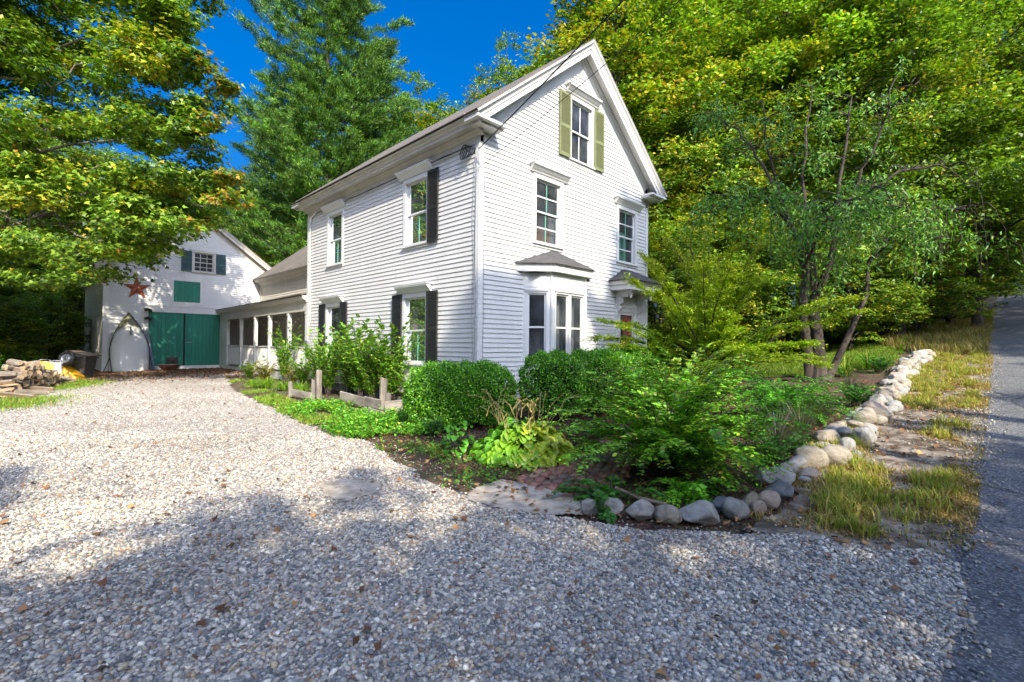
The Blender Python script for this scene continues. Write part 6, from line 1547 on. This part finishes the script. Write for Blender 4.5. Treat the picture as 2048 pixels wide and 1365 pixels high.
# grassy and strap-leaved clumps
def strap_clump(seed, n, h, spread, cols, wts, wd=.016):
    r_ = np.random.default_rng(seed); V = []; F = []; C = []
    for k in range(n):
        a = r_.uniform(0, 6.283); o = np.array([math.cos(a), math.sin(a), 0]); s = np.array([-o[1], o[0], 0]); L = h * r_.uniform(.6, 1.2); e0 = r_.uniform(.9, 1.5); p = o * r_.uniform(0, .12) * spread; c = pal(r_, 1, cols, wts, .2)[0]; n0 = len(V); bend = r_.uniform(1.0, 2.4) * spread
        for i in range(6):
            f = i / 5; e_ = e0 - bend * f ** 1.5
            if i: p = p + (o * math.cos(e_) + np.array([0, 0, math.sin(e_)])) * L / 5
            w0 = wd * (1 - f ** 2) * .5 + .0008; V += [p + s * w0, p - s * w0]; C += [c, c]
        for i in range(5): q = n0 + 2 * i; F.append((q, q + 1, q + 3, q + 2))
    return arrays('blades', np.array(V), np.array(F), np.clip(np.array(C), 0, 1))
def clump_thing(name, loc, me, label, cat, rz=0, sc=1, mat=None):
    e = link(name, me, None, None, loc); e.rotation_euler = (0, 0, rz); e.scale = (sc, sc, sc)
    if not me.materials: me.materials.append(mat or M['straw'])
    return tag(e, label, cat)
dl = strap_clump(71, 150, .75, 1.0, [(.08, .20, .02), (.14, .28, .03), (.40, .36, .08), (.05, .13, .02)], [1, 1, .45, .6])
clump_thing('daylily_clump', on_ground(1690, 752), dl, 'daylily clump with arching yellow-green leaves right of the cherry trunk', 'plant')
clump_thing('daylily_clump', on_ground(1735, 738), dl, 'darker daylily clump beside the lit lawn', 'plant', 2, 1.1)
gc = strap_clump(72, 260, .5, 1.1, [(.14, .32, .02), (.20, .38, .03), (.34, .42, .05), (.08, .2, .02)], [1, 1, .5, .5], .010)
for k, (t_, w_, s_, lab) in enumerate(((5.2, 15.9, 1.1, 'bright grass tuft at the foot of the yellow-green bush'), (5.4, 15.0, .95, 'grass tuft left of the short fence post'), (5.0, 16.6, .8, 'small grass tuft at the gravel edge below the orange bush'), (5.6, 14.2, .9, 'grass tuft behind the low timber board'))):
    clump_thing('grass_tuft', on_tw(t_, w_), gc, lab, 'grass tuft', k, s_)
lv = strap_clump(73, 240, .50, .35, [(.10, .13, .06), (.07, .11, .05), (.20, .16, .09), (.16, .14, .22)], [1, 1, .8, .25], .007)
clump_thing('lavender', on_ground(1555, 905), lv, 'thin brownish lavender spikes behind the pointed pale stone', 'plant', 0, 1.15)
clump_thing('lavender', on_ground(1600, 878), lv, 'dark lavender clump right of the bright fine-leaved shrub', 'plant', 1, 1.1)
clump_thing('lavender', on_ground(1640, 850), lv, 'lavender clump nearest the heaped stone row', 'plant', 2, 1.0)
clump_thing('lavender', on_ground(1700, 800), lv, 'lavender clump below the daylilies', 'plant', 3, 1.0)
sp = stems_and_leaves(403, 26, .36, .9, 6, 5, .035, .6, [(.04, .15, .03), (.07, .22, .03)], [1, 1], .10, .2, .8, .1)
for k, (px, py, s_, lab) in enumerate(((1545, 925, 1.1, 'low dark green plant under the brown lavender spikes'), (1715, 812, 1.2, 'small green mound plant left of the heaped stones'), (1640, 830, 1, 'low green plant right of the bright shrub'), (1590, 905, .8, 'little green plant left of the cracked boulder'), (1760, 745, 1.3, 'green weed patch at the far garden bed'), (870, 870, .8, 'small seedling in front of the box bush'), (1540, 870, 1.3, 'dark green plant between the large shrub and the lavender'))):
    sp = shrub('low_plant', on_ground(px, py), sp, lab, 'plant', rz=k, sc=s_)

# ------------------------------------------------------------------ grass, ground cover, litter (each one uncountable mass)
def blades(name, pts, h, cols, wts, label, wd=.007, lean=.5, mat=None, seed=0, dens_col=None):
    r_ = np.random.default_rng(seed); n = len(pts); z = gz(pts[:, 0], pts[:, 1]); P = np.stack([pts[:, 0], pts[:, 1], z - .01], -1)
    a = r_.uniform(0, 6.283, n); o = np.stack([np.cos(a), np.sin(a), np.zeros(n)], -1); s = np.stack([-o[:, 1], o[:, 0], o[:, 2]], -1)
    H = h * r_.uniform(.45, 1.25, n); le = r_.uniform(.1, 1.4, n) * lean
    d1 = unit(o * le[:, None] * .5 + [0, 0, 1]); d2 = unit(o * le[:, None] * 1.7 + [0, 0, .75])
    M1 = P + d1 * (H * .5)[:, None]; T_ = M1 + d2 * (H * .5)[:, None]; w_ = (wd * r_.uniform(.6, 1.3, n))[:, None] * s
    V = np.stack([P - w_, P + w_, M1 + w_ * .7, M1 - w_ * .7, T_ + w_ * .08, T_ - w_ * .08], 1).reshape(-1, 3)
    q = np.arange(n)[:, None] * 6; F = np.concatenate([q + [0, 1, 2, 3], q + [3, 2, 4, 5]], 0)
    c = pal(r_, n, cols, wts, .25)
    if dens_col is not None: c = c * dens_col[:, None]
    me = arrays(name, V, F, np.repeat(np.clip(c, 0, 1), 6, 0)); tag(link(name, me, mat or M['straw']), label, 'grass', kind='stuff')
def tw_scatter(n, t0, t1, w0, w1, r_):
    t = r_.uniform(t0, t1, n); w_ = r_.uniform(w0, w1, n); return t, w_
r_ = np.random.default_rng(90)
# verge grass: a thin matted layer and separate tufts standing in it
def verge_density(t, w_):
    e = -.10 + .25 * sstep(t, 9, 15) + sum(a_ * np.exp(-((t - c_) / s1_) ** 2 - ((w_ - d_) / s2_) ** 2) for c_, d_, s1_, s2_, a_ in ((5.6, .95, .5, .3, 1.0), (6.3, .40, .9, .2, .7), (7.4, 1.35, .4, .2, .8), (7.6, .75, .8, .35, -1.3), (9.4, .95, .9, .4, -.7), (4.9, .6, .3, .3, -.3)))
    return e + .55 * noise2(t, w_, 2.6, 41) + .35 * noise2(t, w_, 7, 42)
t = 4.5 + (40 - 4.5) * r_.random(330000) ** 1.8; w_ = r_.uniform(.14, 1.75, len(t)) + np.clip(t - 20, 0, 6) * r_.uniform(0, .35, len(t))
k = (verge_density(t, w_) + r_.normal(0, .32, len(t)) > .30) & (t + r_.normal(0, .12, len(t)) > 4.95 - .3 * w_); t, w_ = t[k], w_[k]
x, y = xy(t, w_)
blades('verge_mat', np.stack([x, y], -1), .07 * (1 + .3 * noise2(t, w_, 2.5, 43)), [(.42, .29, .12), (.34, .22, .09), (.24, .25, .05), (.20, .12, .055), (.46, .38, .13)], [1.3, 1.4, .7, 1.2, .8], 'matted dry brown grass over the sandy verge', .006, 1.9, seed=1)
nc = 1500; tc = 4.7 + 30 * r_.random(nc) ** 1.5; wc = r_.uniform(.3, 1.7, nc); k = verge_density(tc, wc) + r_.normal(0, .25, nc) > .2; tc, wc = tc[k], wc[k]; m_ = 95; big = np.repeat(r_.uniform(.5, 1.3, len(tc)), m_)
t = np.repeat(tc, m_) + r_.normal(0, .055, len(tc) * m_) * big; w_ = np.repeat(wc, m_) + r_.normal(0, .055, len(tc) * m_) * big; k = w_ > .18; t, w_, big = t[k], w_[k], big[k]; x, y = xy(t, w_)
blades('verge_grass', np.stack([x, y], -1), .15 * big, [(.50, .40, .10), (.30, .34, .05), (.18, .27, .04), (.42, .30, .11), (.36, .40, .06)], [1, 1.1, 1, .8, .8], 'tufts of yellow-green grass standing on the verge beside the road', .0048, 1.0, seed=13)
# taller dry grass bank at the far end
t, w_ = tw_scatter(60000, 20, 42, .3, 5.5, r_); k = (noise2(t, w_, 1.5, 45) > -.3) & (w_ < 1.5 + (t - 18) * .35); t, w_ = t[k], w_[k]; x, y = xy(t, w_)
blades('tall_dry_grass', np.stack([x, y], -1), np.full(len(t), .42), [(.34, .26, .10), (.26, .20, .08), (.14, .19, .04), (.2, .14, .06)], [1.2, 1, .8, .5], 'tall dry grass on the bank beyond the stone row', .008, .8, seed=2)
# lawn
t, w_ = tw_scatter(160000, 13.5, 27, 1.9, 10.5, r_); k = in_lawn(t, w_); t, w_ = t[k], w_[k]; x, y = xy(t, w_)
blades('lawn_grass', np.stack([x, y], -1), np.full(len(t), .09), [(.16, .26, .03), (.11, .20, .02), (.30, .30, .06)], [1, 1, .5], 'short grass of the lawn behind the cherry', .008, .9, seed=3)
# rough grass along the edge of the drive and by the barn
t, w_ = tw_scatter(120000, 2.5, 6.4, 5.2, 21.5, r_); k = (~in_drive(t, w_)) & in_drive(t - .75, w_) & (noise2(t, w_, 2.2, 51) > .05); t, w_ = t[k], w_[k]; x, y = xy(t, w_)
blades('edge_grass', np.stack([x, y], -1), np.full(len(t), .10), [(.14, .30, .02), (.22, .36, .03), (.30, .26, .08)], [1, 1, .8], 'patchy grass along the edge of the gravel drive', .006, 1.0, seed=4)
P = np.array([on_ground(*p)[:2] for p in ((90, 778), (120, 772), (145, 768), (40, 802), (20, 812), (110, 765))]); c = P[r_.integers(0, 6, 9000)] + r_.normal(0, .45, (9000, 2))
blades('woodpile_grass', c, np.full(9000, .12), [(.12, .26, .02), (.2, .3, .03), (.3, .26, .08)], [1, 1, .6], 'thin grass growing around the woodpile and lawn chairs', .007, .9, seed=5)
def leafmat_stuff(name, pts, hz, L, asp, cols, wts, label, cat, mat, seed, tilt=.35, shape='oval', jit=.25):
    r_ = np.random.default_rng(seed); n = len(pts); z = gz(pts[:, 0], pts[:, 1]) + hz; P = np.stack([pts[:, 0], pts[:, 1], z], -1)
    ax = unit(r_.normal(0, 1, (n, 3)) * [1, 1, tilt]); nr = unit(np.array([0, 0, 1.0]) + r_.normal(0, tilt, (n, 3))); nr = unit(nr - ax * (nr * ax).sum(1, keepdims=True)); LL = L * r_.uniform(.6, 1.3, n)
    me = leaf_mesh(name, P, ax, nr, LL, LL * asp, pal(r_, n, cols, wts, jit), shape); return tag(link(name, me, mat), label, cat, kind='stuff')
# bright ground cover below the fence
cen = np.array([on_ground(*p)[:2] for p in ((630, 825), (655, 830), (690, 838), (600, 815), (720, 845), (755, 850), (790, 845), (700, 862), (735, 872), (830, 850), (660, 815), (770, 862), (810, 835), (850, 862))])
i = r_.integers(0, len(cen), 16000); c = cen[i] + r_.normal(0, .27, (16000, 2)); t, w_ = tw(c[:, 0], c[:, 1]); k = ~in_drive(t + .12, w_) & (noise2(t, w_, 3.2, 55) > -.15) ; c = c[k]
leafmat_stuff('ground_cover', c, np.abs(r_.normal(0, .07, len(c))) + .02, .05, .8, [(.10, .30, .02), (.16, .40, .03), (.28, .42, .04), (.07, .2, .02)], [1, 1.2, .5, .6], 'bright green creeping ground cover below the timber fence', 'ground cover', M['leaf'], 6, .5)
cen = np.array([on_ground(*p)[:2] for p in ((925, 925), (890, 905), (850, 900), (940, 960), (985, 950), (820, 895), (1240, 985), (1450, 960), (1500, 925), (1690, 830), (1740, 780), (1660, 800))])
i = r_.integers(0, len(cen), 1700); c = cen[i] + r_.normal(0, .2, (1700, 2))
leafmat_stuff('scattered_weeds', c, np.abs(r_.normal(0, .03, len(c))) + .01, .04, .7, [(.08, .24, .02), (.14, .3, .03)], [1, 1], 'small weeds sprouting from the mulch and soil', 'weeds', M['leaf'], 7, .5)
# far forest floor growth
t, w_ = tw_scatter(46000, 13, 40, 2.2, 22, r_); k = (noise2(t, w_, .8, 61) + np.where(w_ > 5, .5, 0) + np.where(t > 25, .6, 0) > .25) & ~in_lawn(t, w_) & ~((t < 16) & (w_ > 6.5)); t, w_ = t[k], w_[k]; x, y = xy(t, w_)
leafmat_stuff('undergrowth', np.stack([x, y], -1), np.abs(r_.normal(0, .28, len(t))) + .02, .14, .6, [(.04, .12, .015), (.07, .19, .02), (.12, .24, .03)], [1, 1.2, .6], 'low leafy undergrowth along the edge of the woods', 'undergrowth', M['leaf'], 8, .5)
t, w_ = tw_scatter(26000, -16, 0.5, 21, 40, r_); k = ~in_drive(t, w_) & (t + 2 < (w_ - 18) * .3) | (w_ > 30); t, w_ = t[k], w_[k]; x, y = xy(t, w_)
leafmat_stuff('undergrowth', np.stack([x, y], -1), np.abs(r_.normal(0, .3, len(t))) + .02, .15, .6, [(.03, .09, .012), (.06, .16, .02), (.10, .2, .03)], [1, 1.2, .6], 'low leafy undergrowth left of the barn', 'undergrowth', M['leaf'], 9, .5)
# dead leaves
BROWN = [(.22, .10, .04), (.30, .15, .06), (.14, .065, .03), (.38, .20, .08), (.10, .05, .025)]
p1 = np.stack(xy(*tw_scatter(34000, -3.5, 7.0, 18.6, 26.5, r_)), -1); t, w_ = tw(p1[:, 0], p1[:, 1]); k = r_.random(len(t)) < sstep(w_, 19.2, 24.0) * .8 + .05; p1 = p1[k]
p2 = np.stack(xy(*tw_scatter(1700, -6, 6.2, 2, 20, r_)), -1); t, w_ = tw(p2[:, 0], p2[:, 1]); k = r_.random(len(t)) < .25 + .75 * sstep(noise2(t, w_, 1.1, 71), .1, .6); p2 = p2[k]
p3 = np.stack(xy(*tw_scatter(4200, 2.6, 14, .3, 7.4, r_)), -1); t, w_ = tw(p3[:, 0], p3[:, 1]); k = ~in_drive(t, w_) & (r_.random(len(t)) < .8); p3 = p3[k]
p4 = fan(90, 1.7, 5.0)
c = np.concatenate([p1, p2, p3, p4]); t, w_ = tw(c[:, 0], c[:, 1]); c = c[(w_ > .0) | (r_.random(len(t)) < .3)]
leafmat_stuff('fallen_leaves', c, np.abs(r_.normal(0, .008, len(c))) + .022, .06, .85, BROWN, [1.3, 1, 1, .5, .6], 'dry brown leaves fallen over gravel and soil', 'leaf litter', M['dead_leaf'], 10, .32, 'maple')
# mulch chips over the planting bed
t, w_ = tw_scatter(60000, 3.0, 9.5, 1.4, 7.5, r_); k = ~in_drive(t - .05, w_) & (noise2(t, w_, 1.5, 81) > -.5) & ~in_sand(t, w_); t, w_ = t[k], w_[k]; x, y = xy(t, w_)
leafmat_stuff('mulch', np.stack([x, y], -1), np.abs(r_.normal(0, .01, len(t))) - .018, .035, .32, [(.09, .045, .028), (.15, .075, .045), (.05, .03, .02), (.24, .14, .09)], [1, 1, 1, .3], 'shredded bark mulch over the planting bed', 'mulch', M['dead_leaf'], 11, .5, 'diamond')

# small dark bits of leaf and twig worked into the gravel
P = fan(9000, 2.0, 17.0); t, w_ = tw(P[:, 0], P[:, 1]); k = in_drive(t, w_) & (r_.random(len(t)) < .35 + .5 * sstep(noise2(t, w_, 1.4, 91), -.2, .5)); P = P[k]
leafmat_stuff('leaf_crumbs', P, np.full(len(P), .02), .034, .6, BROWN, [1.3, 1, 1, .5, .6], 'small brown crumbs of dead leaf scattered on the gravel', 'leaf litter', M['dead_leaf'], 12, .4, 'diamond')
